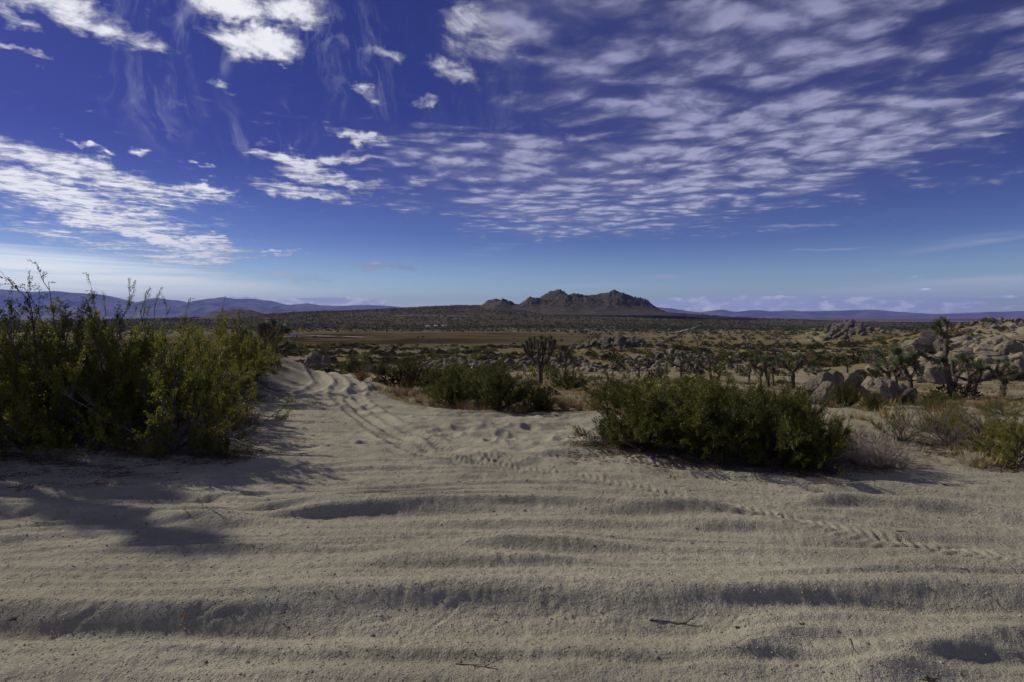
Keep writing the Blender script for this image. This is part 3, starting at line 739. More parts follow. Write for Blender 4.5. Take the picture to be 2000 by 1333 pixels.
def creosote(seed, Rw, Ht, n_main, n_sec, n_twig, n_leaf, leaf=(.026, .014), tmax=70, mats=None, droop=0.0, clump=1.0, barefrac=0.0):
    rng = np.random.default_rng(seed)
    lines = []; LP_, LD = [], []
    for i in range(n_main):
        az = rng.uniform(0, 2 * math.pi); th = R(tmax) * rng.uniform(0, 1) ** (.5 if tmax > 60 else .7)
        d = np.array([math.sin(th) * math.cos(az), math.sin(th) * math.sin(az), math.cos(th)])
        L = rng.uniform(.55, 1.12) / math.sqrt((math.sin(th) / Rw) ** 2 + (math.cos(th) / Ht) ** 2)
        n = 7; s = np.linspace(0, 1, n)[:, None]
        j = np.cumsum(rng.normal(0, .02 * L, (n, 3)), 0); j[0] = 0
        P = np.array([rng.normal(0, .05), rng.normal(0, .05), -.06]) * (1 - s * .3) + d * s * L + j + np.array([0, 0, 1.]) * (s ** 2) * L * .10 * math.sin(th) - np.array([0, 0, 1.]) * (s ** 3) * droop * L
        P[:, 2] = np.maximum(P[:, 2], .02 * np.arange(n) - .06)
        lines.append((P, .013 * (1 - .75 * s[:, 0]) * (Ht + Rw) / 2.2))
        bare = rng.random() < barefrac
        for k in range(n_sec):
            f = rng.uniform(.28, .97); q = f * (n - 1); i0 = int(q); p = P[i0] + (P[min(i0 + 1, n - 1)] - P[i0]) * (q - i0)
            e = d + rng.normal(0, .42, 3) + np.array([0, 0, .22]); e /= np.linalg.norm(e)
            l = L * rng.uniform(.16, .34) * (1.15 - .5 * f)
            s2 = np.linspace(0, 1, 4)[:, None]
            P2 = p + e * s2 * l + np.array([0, 0, .18]) * s2 ** 2 * l + np.cumsum(rng.normal(0, .02 * l, (4, 3)), 0) * (s2 > 0)
            lines.append((P2, .0048 * (1 - .7 * s2[:, 0]) * (Ht + Rw) / 2.2))
            for w in range(n_twig):
                f2 = rng.uniform(.25, 1); q2 = f2 * 3; i2 = min(int(q2), 2); p2 = P2[i2] + (P2[i2 + 1] - P2[i2]) * (q2 - i2)
                g = e + rng.normal(0, .5, 3) + np.array([0, 0, .2]); g /= np.linalg.norm(g); l2 = rng.uniform(.07, .17) * clump
                if w % 2 == 0: lines.append((np.stack([p2, p2 + g * l2 * .55, p2 + g * l2]), [.003, .0022, .001]))
                if bare and rng.random() < .8: continue
                m = max(2, int(n_leaf * rng.uniform(.6, 1.3)))
                ff = rng.uniform(.1, 1.05, m)[:, None]
                LP_.append(p2 + g * l2 * ff + rng.normal(0, .011 * clump, (m, 3))); LD.append(g * .7 + rng.normal(0, .6, (m, 3)))
    V, Q = tubes(lines, 3)
    stems = mesh_np('stems', V, [Q], (mats or (M_CREO, M_TWIG))[1], False)
    P = np.concatenate(LP_); D = np.concatenate(LD)
    patch = fbm(P[:, 0] * 2.3 + P[:, 2] * 2, P[:, 1] * 2.3 + P[:, 2], 2, seed)
    tint = np.clip(.42 + .35 * patch + rng.normal(0, .2, len(P)), 0, .93)
    tint = np.where(rng.random(len(P)) < .03, 1.0, tint)
    V, Fc, tt = blades(P, D, leaf[0] * rng.uniform(.6, 1.3, len(P)), leaf[1], rng, tint)
    leaves = mesh_np('foliage', V, [Fc], (mats or (M_CREO, M_TWIG))[0], False, {'tint': tt})
    return leaves, stems
BUSH = {
    'wide':  creosote(1, 1.6, 1.35, 34, 8, 7, 24, (.028, .016), 86),
    'tall':  creosote(2, 1.0, 2.05, 30, 8, 7, 18, (.027, .014), 62),
    'open':  creosote(3, 1.1, 2.1, 13, 6, 6, 16, (.026, .013), 40, barefrac=.15),
    'round': creosote(4, 1.3, 1.15, 42, 8, 7, 22, (.027, .013), 80, (M_CREO_D, M_TWIGD)),
    'dense': creosote(5, 1.25, 1.2, 42, 8, 8, 24, (.027, .012), 72, (M_CREO_D, M_TWIGD)),
    'spray': creosote(6, 1.5, 1.1, 24, 7, 6, 14, (.024, .011), 74, (M_CREO, M_TWIG), barefrac=.2),
    'low':   creosote(7, .9, .55, 20, 6, 5, 14, (.026, .013), 86, (M_CREO_D, M_TWIGD), droop=.1),
}
def twiggy(seed, Rw, Ht, n1, n2, mat, tmax=75, w=.004, spread=.5):
    """a bush of bare fine twigs"""
    rng = np.random.default_rng(seed); P, D, L = [], [], []; lines = []
    for i in range(n1):
        az = rng.uniform(0, 2 * math.pi); th = R(tmax) * rng.uniform(0, 1) ** .6
        d = np.array([math.sin(th) * math.cos(az), math.sin(th) * math.sin(az), math.cos(th)])
        l = rng.uniform(.55, 1.0) / math.sqrt((math.sin(th) / Rw) ** 2 + (math.cos(th) / Ht) ** 2)
        s = np.linspace(0, 1, 5)[:, None]
        Q = d * s * l + np.cumsum(rng.normal(0, .03 * l, (5, 3)), 0) * (s > 0) + np.array([0, 0, .1]) * s ** 2 * l
        lines.append((Q, .005 * (1 - .8 * s[:, 0])))
        f = rng.uniform(.2, 1, n2); q = f * 4; i0 = np.minimum(q.astype(int), 3)
        P.append(Q[i0] + (Q[i0 + 1] - Q[i0]) * (q - i0)[:, None]); D.append(d + rng.normal(0, spread, (n2, 3)) + [0, 0, .3]); L.append(rng.uniform(.12, .3, n2) * l)
    P = np.concatenate(P); D = np.concatenate(D); L = np.concatenate(L)
    V, Q4 = tubes(lines, 3)
    V2, F2, tt = blades(P, D, L, w, rng, np.clip(rng.normal(.5, .25, len(P)), 0, 1), False)
    me = mesh_np('twigs', np.concatenate([V, V2]), [Q4, F2 + len(V)], mat, False, {'tint': np.concatenate([np.full(len(V), .3), tt])})
    return me
TWIGGY = {'pale': twiggy(21, .62, .52, 70, 60, M_DRY, 82, .005), 'tawny': twiggy(22, .5, .6, 50, 50, M_GRASS, 60, .006), 'rust': twiggy(23, .6, .7, 60, 45, M_RUST, 65, .007),
          'grey': twiggy(24, .9, .6, 60, 30, M_TWIG, 80, .006)}
def tuft(seed, n, h, spread, w, mat):
    rng = np.random.default_rng(seed)
    a = rng.uniform(0, 2 * math.pi, n); r = np.abs(rng.normal(0, .06, n)) * spread
    P = np.stack([np.cos(a) * r, np.sin(a) * r, np.full(n, -.01)], 1)
    D = np.stack([np.cos(a), np.sin(a), np.zeros(n)], 1) * rng.uniform(.05, .9, n)[:, None] * spread + rng.normal(0, .15, (n, 3)) + [0, 0, 1]
    V, F_, tt = blades(P, D, h * rng.uniform(.4, 1, n), w, rng, np.clip(rng.normal(.5, .28, n), 0, 1), False)
    return mesh_np('dry_grass', V, [F_], mat, False, {'tint': tt})
TUFTS = [tuft(31, 60, .22, 1.0, .010, M_GRASS), tuft(32, 45, .15, 1.3, .012, M_GRASS), tuft(33, 70, .26, .8, .010, M_RUST), tuft(34, 40, .12, 1.6, .012, M_DRY)]
def scrub_proto(seed, n, w, h, lw, mat):
    """low rounded desert shrub of leafy tufts, for the middle distance"""
    rng = np.random.default_rng(seed)
    a = rng.uniform(0, 2 * math.pi, n); u = rng.uniform(0, 1, n) ** .5; zz = rng.uniform(0, 1, n)
    r = w * u * np.sqrt(np.clip(1 - (zz - .25) ** 2 * 1.3, .1, 1)) * (1 + .3 * np.sin(a * 3 + seed) * rng.uniform(.6, 1, n))
    z = h * zz * np.sqrt(np.clip(1.05 - u * u * .8, 0, 1))
    P = np.stack([np.cos(a) * r, np.sin(a) * r, z], 1)
    D = P * [1, 1, .6] + [0, 0, h * .7] + rng.normal(0, .4 * w, (n, 3))
    V, F_, tt = blades(P, D, lw * rng.uniform(.7, 1.5, n), lw * .55, rng, np.clip(rng.normal(.42, .25, n), 0, 1))
    return mesh_np('desert_shrub', V, [F_], mat, False, {'tint': tt})
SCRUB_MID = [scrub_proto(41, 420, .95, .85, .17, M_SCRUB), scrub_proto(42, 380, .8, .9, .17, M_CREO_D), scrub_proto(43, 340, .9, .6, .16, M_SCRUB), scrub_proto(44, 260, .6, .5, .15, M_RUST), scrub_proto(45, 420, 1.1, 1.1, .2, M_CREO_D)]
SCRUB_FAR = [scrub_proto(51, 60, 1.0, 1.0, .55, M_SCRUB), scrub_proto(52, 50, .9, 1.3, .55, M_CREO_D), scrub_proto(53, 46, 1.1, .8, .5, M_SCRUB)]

FEET = []
def bush(kind, px, base, wpx, hpx, label, group, rot=0.0, d=None, name='creosote_bush', lean=0.0):
    """a bush whose foot stands where pixel (px, base) meets the ground"""
    if d is None: x, y, z = hit(px, base)
    else: x, y = ray(px, base)[0] * d, d; z = hz(x, y)
    leaves, stems = BUSH[kind]
    Rw, Ht = {'wide': (1.6, 1.35), 'tall': (1.0, 2.05), 'open': (1.1, 2.1), 'round': (1.3, 1.15), 'dense': (1.25, 1.2), 'spray': (1.5, 1.1), 'low': (.9, .55)}[kind]
    sx = wpx / F * y / 2 / Rw / (.95 if kind in ('tall', 'open') else 1.0); sz = hpx / F * y / Ht
    o = put(name, None, None, (x, y, z), None, label, 'bush', group)
    o.rotation_euler = (0, lean, R(rot)); o.scale = (sx, sx * .9 if sx > 1.2 else sx, sz)
    put('foliage', leaves, o); put('stems', stems, o); FEET.append((x, y, Rw * sx))
    return o

# ------------------------------------------------------------------ bushes of the left mass
GL = 'creosote bushes on the bank left of the track'
bush('wide', 335, 876, 380, 212, 'broad olive creosote bush with a branch reaching over the sand, front of the left bank', GL, 20, name='creosote_bush')
bush('wide', 70, 868, 430, 228, 'wide olive creosote bush at the bottom left edge of the picture', GL, 140)
bush('tall', 60, 815, 330, 262, 'tall creosote bush with feathery top, at the far left against the mountains', GL, 75)
bush('open', 160, 800, 250, 262, 'tall thin creosote bush with bare windswept top twigs against the sky', GL, 10, lean=.1)
bush('wide', 225, 835, 360, 215, 'upright creosote bush between the two tallest ones of the left bank', GL, 200)
bush('open', 300, 780, 240, 210, 'open creosote bush whose loose sprays stand over the low blue mountains', GL, 260)
bush('wide', 170, 862, 380, 205, 'low olive creosote bush filling the middle of the left bank', GL, 300)
bush('tall', 385, 790, 200, 155, 'creosote bush right of the loose sprays, in front of the dark knoll', GL, 30)
bush('wide', 440, 760, 190, 130, 'small creosote bush at the right end of the left bank row', GL, 80)
bush('round', 485, 745, 130, 110, 'dark rounded bush beside the spreading Joshua tree', GL, 80)
bush('wide', 405, 828, 225, 130, 'creosote bush leaning over the track from the left bank', GL, 250)
bush('low', 440, 893, 130, 42, 'low dark brushy plant lying in the shade at the foot of the left bank', GL, 0)
bush('low', 535, 728, 52, 38, 'very small dark bush on the edge of the bank where the track bends', GL, 60)
bush('tall', -150, 850, 330, 235, 'tall creosote bush just past the left edge of the picture', GL, 45)
bush('wide', -330, 870, 420, 260, 'wide creosote bush well past the left edge of the picture', GL, 95)
# ------------------------------------------------------------------ middle bushes
GM = 'dark green bushes right of the track'
bush('dense', 890, 792, 170, 78, 'dark green bush nearest the track, left half of the pair under the round Joshua tree', GM, 10)
bush('dense', 972, 800, 175, 84, 'dark green bush, right half of the pair under the round Joshua tree', GM, 100)
bush('round', 1042, 802, 105, 52, 'dark bush tip casting shade on the sand at the right end of the pair', GM, 200)
bush('round', 940, 778, 150, 66, 'dark green bush filling the back of the pair beside the track', GM, 300)
bush('round', 808, 745, 110, 52, 'dark bush in front of the grey boulders, behind the track edge', GM, 50)
bush('round', 690, 728, 74, 36, 'small dark bush right of the slanted rock at the track bend', GM, 130)
bush('dense', 745, 735, 56, 26, 'little bush between the track bend and the boulder pile', GM, 30)
bush('dense', 1110, 762, 110, 40, 'dark green bush in the gap right of the round Joshua tree', GM, 40)
bush('round', 1190, 785, 120, 55, 'dark bush at the back left of the big right-hand thicket', GM, 140)
# ------------------------------------------------------------------ right thicket
GR = 'creosote bushes of the big thicket on the right'
bush('dense', 1262, 874, 280, 125, 'left end of the big thicket, olive tops and a low spray towards the track', GR, 15)
bush('low', 1180, 870, 150, 55, 'low spray of green reaching left from the big thicket over the sand', GR, 150)
bush('dense', 1375, 890, 310, 148, 'front middle bush of the big thicket, with pale sticks at its foot', GR, 95)
bush('round', 1500, 903, 280, 152, 'front right bush of the big thicket, dark and dense', GR, 200)
bush('dense', 1585, 908, 180, 118, 'right end of the big thicket, hanging down to the shaded sand', GR, 290)
bush('wide', 1310, 840, 260, 88, 'yellow-green bush behind the left half of the big thicket', GR, 60)
bush('round', 1450, 850, 260, 98, 'dark bush behind the middle of the big thicket', GR, 170)
bush('dense', 1545, 850, 190, 84, 'dark green bush behind the right half of the big thicket, next to the boulders', GR, 250)
bush('round', 1260, 800, 170, 46, 'small far bush at the back of the big thicket', GR, 0)
bush('dense', 1400, 800, 200, 48, 'far bush along the top of the big thicket under the twin Joshua trees', GR, 0)
bush('low', 1560, 918, 130, 38, 'low green clump at the foot of the right end of the thicket', GR, 20)
GS = 'bushes on the slope at the right edge'
bush('dense', 1652, 796, 66, 48, 'rounded green bush growing in front of the grey boulder row', GS, 20)
bush('spray', 1760, 862, 170, 85, 'loose bush of slanting pale branches between the boulders and the dry bush', GS, 40)
bush('spray', 1845, 840, 150, 70, 'half bare bush below the tall leaning Joshua tree', GS, 130)
bush('spray', 1930, 850, 170, 60, 'brownish half bare bush at the right, below the round-crowned Joshua tree', GS, 210)
bush('wide', 1990, 905, 240, 92, 'yellow-green creosote bush cut by the right edge of the picture', GS, 300)
bush('round', 1700, 800, 60, 32, 'brown-green bush under the brown boulder', GS, 100)
bush('round', 1835, 800, 90, 34, 'dark bush at the foot of the leaning Joshua tree', GS, 0)
bush('spray', 1960, 812, 130, 40, 'thin grey bush behind the yellow-green one at the right edge', GS, 20)
bush('wide', 2140, 900, 260, 110, 'creosote bush just past the right edge of the picture', GS, 120)

def plain(name, me, px, base, s, label, cat, group=None, rot=0, sz=None, kind=None):
    x, y, z = hit(px, base)
    o = put(name, me, None, (x, y, z - .01), kind, label, cat, group)
    o.rotation_euler = (0, 0, R(rot)); o.scale = (s, s, sz or s)
    return o
plain('dry_bush', TWIGGY['pale'], 1726, 912, .74, 'pale pinkish bush of bare fine twigs casting a long shadow', 'bush')
plain('dry_bush', TWIGGY['tawny'], 1640, 880, .62, 'tawny feathery dry bush between the thicket and the pale twiggy bush', 'bush')
plain('dry_bush', TWIGGY['pale'], 1668, 905, .40, 'small grey dry bush touching the right end of the thicket', 'bush', None, 90)
plain('dry_bush', TWIGGY['grey'], 1850, 868, .60, 'tangle of pale fallen twigs at the foot of the half bare bush', 'bush')
plain('dry_bush', TWIGGY['rust'], 480, 728, 1.15, 'rusty dry bush on the bank between the creosotes and the Joshua tree', 'bush')
plain('dry_bush', TWIGGY['rust'], 430, 748, 1.2, 'rusty dry bush farther left on the bank, half hidden by green twigs', 'bush', None, 80)
plain('dry_bush', TWIGGY['pale'], 815, 768, .50, 'small whitish dry bush at the edge of the sand left of the dark pair', 'bush')
plain('dry_bush', TWIGGY['rust'], 705, 745, .6, 'small brown dry bush at the edge of the track', 'bush', None, 30)
plain('dry_bush', TWIGGY['tawny'], 250, 885, .42, 'straw coloured tuft under the left bushes', 'bush', None, 10)
plain('dry_bush', TWIGGY['tawny'], 300, 900, .5, 'taller straw coloured tuft at the foot of the left bank', 'bush', None, 60)
plain('dry_bush', TWIGGY['pale'], 1905, 908, .30, 'wispy small dry plant on the sand left of the yellow-green bush', 'bush', None, 60)
plain('dry_bush', TWIGGY['tawny'], 1100, 800, .45, 'dry golden tuft in the gap between the dark pair and the thicket', 'bush', None, 60)

# ------------------------------------------------------------------ Joshua trees
rs_ = np.random.default_rng(77)
def rosette_mesh(seed, n, L, Wd, mat, down=False):
    rng = np.random.default_rng(seed)
    D = rng.normal(size=(n, 3)); D /= np.linalg.norm(D, axis=1)[:, None]
    if not down:
        D[:, 2] = np.where(D[:, 2] < -.45, -D[:, 2], D[:, 2])
        P = D * .03 + np.stack([np.zeros(n), np.zeros(n), rng.uniform(-.10, .06, n)], 1); D = D + [0, 0, .35]
    else:
        z = rng.uniform(0, 1, n); P = np.stack([D[:, 0] * .05, D[:, 1] * .05, -z * .45], 1); D = D * [1, 1, .2] + [0, 0, -.55]
    V, F_, tt = blades(P, D, L * rng.uniform(.7, 1.1, n), Wd, rng, np.clip(rng.normal(.45, .25, n), 0, 1), False)
    return mesh_np('leaf_cluster', V, [F_], mat, False, {'tint': tt})
ROS = [rosette_mesh(61 + i, 130, .27, .034, M_YLEAF) for i in range(4)]
SKIRT = [rosette_mesh(71 + i, 90, .16, .035, M_YDEAD, True) for i in range(3)]
def joshua(px, base, top, label, seed, trunk=.42, spread=.55, levels=3, thick=1.0, wide=1.0, ros=1.0, lean=0.0, skeleton=None, d=None, singles=True, kids=(2, 3)):
    rng = np.random.default_rng(seed)
    if d is None: x, y, z = hit(px, base)
    else: x, y = ray(px, base)[0] * d, d; z = hz(x, y)
    zg = z
    if skeleton is not None: z = EYE + ray(px, base)[2] * y
    zt = EYE + ray(px, top)[2] * y
    Hh = max(zt - z, .6)
    lines, tips = [], []
    if skeleton is None:
        def grow(p, dr, L, r, lv):
            n = 5; s = np.linspace(0, 1, n)[:, None]
            dr = dr / np.linalg.norm(dr)
            P = p + dr * s * L + np.array([0, 0, .22]) * s ** 2 * L * (lv < levels) + np.cumsum(rng.normal(0, .03 * L, (n, 3)), 0) * (s > 0)
            r2 = r * (.78 if lv else .9)
            lines.append((P, np.linspace(r, r2, n)))
            e = P[-1]; dd = P[-1] - P[-2]; dd /= np.linalg.norm(dd)
            if lv == 0: tips.append((e, dd)); return
            k = rng.integers(kids[0], kids[1] + 1); a0 = rng.uniform(0, 6.28)
            for i in range(k):
                a = a0 + i / k * 6.283 + rng.normal(0, .3)
                s1 = np.cross(dd, [0, 0, 1.] if abs(dd[2]) < .9 else [1., 0, 0]); s1 /= np.linalg.norm(s1); s2 = np.cross(dd, s1)
                q = dd + (s1 * math.cos(a) + s2 * math.sin(a)) * spread * 1.35 * rng.uniform(.7, 1.3) * wide
                grow(e - dd * r2 * .4, q, L * rng.uniform(.66, .9) if lv < levels else (1 - trunk) * (.42 if levels > 2 else .6) * rng.uniform(.8, 1.1), r2 * .80, lv - 1)
        grow(np.array([0, 0, 0.]), np.array([lean, rng.normal(0, .05), 1.]), trunk, .062 * thick, levels)
        zm = max(t[0][2] for t in tips); k = (Hh - .16 * ros) / zm
        lines = [(P * k, np.asarray(r) * k) for P, r in lines]; tips = [(e * k, dd) for e, dd in tips]
        lines[0][0][0, 2] -= .15
    else:
        for pts, r0, r1, tip in skeleton:
            P = [];
            for a, b, off in pts:
                P.append(((a - px) / F * y, off, (base - b) / F * y))
            P = np.array(P, float)
            n = max(5, len(P) * 3); t = np.linspace(0, len(P) - 1, n)
            P = np.stack([np.interp(t, np.arange(len(P)), P[:, i]) for i in range(3)], 1)
            P[1:-1] = P[1:-1] * .5 + (P[:-2] + P[2:]) * .25
            P += np.cumsum(rng.normal(0, .012, P.shape), 0) * np.linspace(0, 1, n)[:, None]
            lines.append((P, np.linspace(r0, r1, n)))
            if tip: dd = P[-1] - P[-2]; tips.append((P[-1], dd / np.linalg.norm(dd)))
        lines[0][0][0, 2] = min(lines[0][0][0, 2], zg - z) - .3
    lines = [(P, np.asarray(r) * (1 + .16 * rng.normal(size=len(P)))) for P, r in lines]
    o = put('joshua_tree', None, None, (x, y, z), None, label, 'tree', 'Joshua trees')
    V, Q = tubes(lines, 7)
    V = V + rng.normal(0, .006, V.shape)
    put('trunk', mesh_np('trunk', V, [Q], M_YBARK, True), o)
    dead = []
    for i, (e, dd) in enumerate(tips):
        q = Vector(dd).to_track_quat('Z', 'Y'); s = ros * rng.uniform(.85, 1.25)
        if singles:
            c = put('leaf_cluster', ROS[i % 4], o, tuple(e)); c.rotation_mode = 'QUATERNION'
            c.rotation_quaternion = q @ Quaternion((0, 0, 1), rng.uniform(0, 6)); c.scale = (s, s, s * 1.15)
            c = put('dead_leaves', SKIRT[i % 3], o, tuple(e - dd * .05)); c.rotation_mode = 'QUATERNION'
            c.rotation_quaternion = q @ Quaternion((0, 0, 1), rng.uniform(0, 6)); c.scale = (s, s, s * 1.2)
        else:
            for src, lst in ((ROS, tips),):
                n = 60; D = rng.normal(size=(n, 3)); D /= np.linalg.norm(D, axis=1)[:, None]; D = D + dd * .5
                dead.append(blades(np.repeat(e[None], n, 0) + dd * rng.uniform(-.15, .1, n)[:, None], D, .27 * s * rng.uniform(.7, 1.1, n), .045, rng, np.clip(rng.normal(.45, .25, n), 0, 1), False))
    if dead:
        V = np.concatenate([a[0] for a in dead]); n = len(V); tt = np.concatenate([a[2] for a in dead])
        put('crown', mesh_np('crown', V, [np.arange(n).reshape(-1, 3)], M_YLEAF, False, {'tint': tt}), o)
    return o
def fan(px, base, fork, tips, limbs, r=.15, seed=0, depth=1.0):
    """trunk up to the fork, a few main limbs, and from each the branches to the tips (photo pixels, depth in metres)"""
    rng = np.random.default_rng(seed)
    sk = [([(px, base, 0), ((px + fork[0]) / 2 + rng.normal(0, .6), (base + fork[1]) / 2, 0), (fork[0], fork[1], 0)], r, r * .82, False)]
    M = []
    for i, (a, b) in enumerate(limbs):
        off = depth * rng.uniform(.2, .6) * (-1) ** i
        M.append((a, b, off)); sk.append(([(fork[0], fork[1] + 2, 0), ((fork[0] + a) / 2 + (a - fork[0]) * .12, (fork[1] + b) / 2 + 1.5, off * .5), (a, b, off)], r * .68, r * .52, False))
    for i, (a, b) in enumerate(tips):
        m = min(M, key=lambda q: abs(q[0] - a) + .35 * abs(q[1] - b) + rng.uniform(0, 5)); off = m[2] + depth * rng.uniform(-.9, .9)
        k = (m[0] * .45 + a * .55 + (a - m[0]) * .2, m[1] * .5 + b * .5, (m[2] + off) / 2)
        sk.append(([m, k, (a, b, off)], r * .48, r * .40, True))
    return sk
def dome(cx, cy, rx, ry, n, seed):
    rng = np.random.default_rng(seed); P = []
    while len(P) < n:
        best = None
        for _ in range(12):
            a = rng.uniform(-.15 * math.pi, 1.15 * math.pi); u = rng.uniform(.35, 1) ** .6
            q = (cx + math.cos(a) * rx * u, cy - math.sin(a) * ry * u + ry * .2)
            dd = min([math.hypot(q[0] - p[0], q[1] - p[1]) for p in P] or [99])
            if best is None or dd > best[0]: best = (dd, q)
        P.append(best[1])
    return P
def jtree(px, base, fork, crown, n, limbs, label, seed, r=.15, ros=.8, d=None, depth=1.0, tips=None):
    d = d or D_TREE.get(px); ros = ros * 1.25
    T = tips or dome(*crown, n, seed)
    if limbs is None:
        cx, cy, rx, ry = crown; limbs = [(fork[0] + (cx - rx * .5 - fork[0]), (fork[1] + cy) / 2 + 1), (cx + rx * .05, (fork[1] + cy) / 2 - 2), (cx + rx * .5, (fork[1] + cy) / 2 + 1)]
    return joshua(px, base, 0, label, seed, skeleton=fan(px, base, fork, T, limbs, r, seed, depth), ros=ros, d=d)
D_TREE = {1056: 46, 1903: 33, 1736: 36, 1752: 37, 1779: 31, 1389: 52, 1402: 50, 1501: 46, 1486: 48, 1510: 49, 1548: 46, 1598: 44, 1330: 62, 1106: 62, 1248: 62, 1690: 80}
jtree(1056, 755, (1055, 716), (1052, 676, 33, 18), 0, [(1040, 699), (1050, 694), (1062, 696), (1070, 700)], 'dense round candelabra Joshua tree standing behind the dark green pair of bushes', 5, .20, .82, depth=1.1,
      tips=dome(1053, 677, 33, 19, 4, 3) + [(1022, 675), (1029, 669), (1036, 666), (1031, 685), (1041, 677), (1044, 662), (1050, 668), (1056, 661), (1060, 670), (1066, 663), (1072, 668), (1077, 661), (1083, 668), (1080, 677), (1073, 680), (1064, 682), (1052, 680), (1039, 690)])
joshua(1862, 792, 617, 'tallest Joshua tree, thin and leaning left, rising to the horizon on the right', 6, d=30, skeleton=[
    ([(1864, 795, 0), (1860, 770, 0), (1853, 742, 0), (1847, 715, 0), (1845, 690, 0)], 0.194, 0.115, False),
    ([(1845, 692, 0), (1843, 668, 0), (1841, 655, 0)], 0.115, 0.101, False),
    ([(1841, 656, 0), (1848, 643, .1), (1847, 630, .1), (1844, 622, .1)], 0.108, 0.072, True),
    ([(1841, 658, 0), (1830, 648, -.2), (1820, 641, -.2)], 0.094, 0.079, True),
    ([(1824, 645, -.2), (1814, 637, -.5)], 0.072, 0.058, True),
    ([(1848, 714, 0), (1835, 704, .3), (1822, 700, .5), (1812, 696, .6)], 0.094, 0.079, True),
    ([(1849, 716, 0), (1832, 709, -.3), (1824, 702, -.5)], 0.079, 0.072, True),
    ([(1862, 785, 0), (1874, 766, -.4), (1880, 740, -.5), (1871, 716, -.4), (1868, 700, -.3)], 0.094, 0.072, True),
    ([(1874, 765, -.4), (1886, 742, -.8), (1884, 722, -.9)], 0.072, 0.065, True),
    ([(1873, 762, -.4), (1867, 738, -.8), (1876, 708, -1.)], 0.072, 0.065, True),
    ([(1845, 680, 0), (1852, 672, .4), (1858, 676, .5)], 0.086, 0.086, True)], ros=1.15)
jtree(1903, 778, (1904, 745), (1903, 716, 36, 20), 26, [(1884, 737), (1896, 728), (1910, 728), (1922, 732)], 'Joshua tree with a dense round crown right of the tallest one', 8, .15, .72, depth=1.2)
jtree(1736, 752, (1735, 728), (1733, 702, 30, 20), 10, [(1720, 716), (1733, 712), (1745, 716)], 'Joshua tree with upright fluffy heads behind the boulder row', 9, .15, 1.15)
jtree(1752, 753, (1750, 734), (1749, 724, 9, 8), 4, [(1746, 729), (1753, 729)], 'small twin stemmed Joshua tree close beside the one with fluffy heads', 10, .08, .8, depth=.4)
jtree(1779, 766, (1778, 735), (1776, 710, 16, 15), 5, [(1771, 724), (1781, 722)], 'slim Joshua tree with few heads, standing on the round boulder end', 11, .14, 1.15, depth=.5)
jtree(1389, 742, (1386, 723), (1384, 706, 20, 12), 12, None, 'left one of the twin Joshua trees behind the thicket', 12, .15, .8)
jtree(1402, 744, (1402, 729), (1404, 718, 12, 9), 7, None, 'right and smaller one of the twin Joshua trees behind the thicket', 13, .11, .7, depth=.6)
jtree(1501, 748, (1495, 723), (1488, 708, 22, 14), 13, None, 'Joshua tree with pale green heads leaning beside a short one', 14, .15, .9)
jtree(1486, 742, (1486, 731), (1485, 724, 8, 7), 4, None, 'short Joshua tree left of the pale green headed one', 15, .09, .7, depth=.4)
jtree(1510, 742, (1510, 730), (1509, 720, 6, 8), 4, None, 'thin small Joshua tree right of the pale green headed one', 16, .08, .7, depth=.4)
jtree(1548, 750, (1548, 725), (1549, 706, 23, 13), 12, None, 'Joshua tree with a single pale trunk left of the boulder row', 17, .17, .85)
jtree(1598, 742, (1597, 730), (1596, 722, 16, 7), 8, None, 'low Joshua tree peeking over the boulder row', 18, .12, .8)
jtree(1330, 729, (1329, 716), (1327, 701, 25, 12), 16, None, 'grey Joshua tree with a wide crown left of the twins', 19, .15, .8, depth=1.4)
jtree(1106, 728, (1105, 716), (1104, 698, 21, 15), 15, None, 'leafy Joshua tree right behind the round candelabra one', 20, .15, .85, depth=1.3)
jtree(1248, 728, (1247, 719), (1246, 709, 16, 9), 10, None, 'small Joshua tree with pale heads in the middle of the rocky slope', 21, .12, .75)
for q_, (px_, b_, t_, lab_) in enumerate([(1440, 712, 692, 'small Joshua tree on the plain between the twins and the pale headed one'), (1463, 738, 716, 'short bare stub of a Joshua tree between the twins and the pale headed one'),
        (1626, 708, 690, 'small dark Joshua tree among the shrubs above the middle of the boulder row'),
        (1655, 722, 704, 'small Joshua tree left of the little pale one on the grass'), (1716, 692, 676, 'small Joshua tree just left of the big outcrop'),
        (1291, 744, 719, 'low Joshua tree near the left edge of the wide crowned grey one'), (1209, 718, 700, 'small Joshua tree on the slope under the rocky crest')]):
    hh = b_ - t_
    jtree(px_, b_, (px_ + (-1) ** q_ * .6, b_ - hh * .45), (px_, t_ + hh * .26, hh * .46, hh * .26), 5 + q_ % 4, None, lab_, 60 + q_, .11, .75, d={1440: 85, 1463: 52, 1577: 66, 1626: 85, 1655: 66, 1716: 100, 1291: 50, 1209: 80, 1420: 64}[px_])
joshua(1957, 768, 738, 'stubby young Joshua tree with one raised arm on pale ground at the far right', 22, .5, .35, 1, 1.9, .8, 1.25, d=34)
jtree(1690, 712, (1690, 703), (1690, 698, 8, 5), 5, None, 'little pale Joshua tree alone on the grass before the far rock pile', 23, .12, .8)
joshua(1519, 698, 673, 'dark Joshua tree on the golden plain beyond the nearer ones', 24, .4, .5, 3, .9, 1, .9, d=110, singles=False)
joshua(1362, 664, 652, 'tiny dark tree alone on the far edge of the golden plain', 25, .3, .6, 3, 1, 1.2, 1.5, d=330, singles=False)
joshua(1296, 672, 660, 'small round tree on the golden strip beyond the rocky rise', 26, .3, .6, 3, 1, 1.3, 1.5, d=300, singles=False)
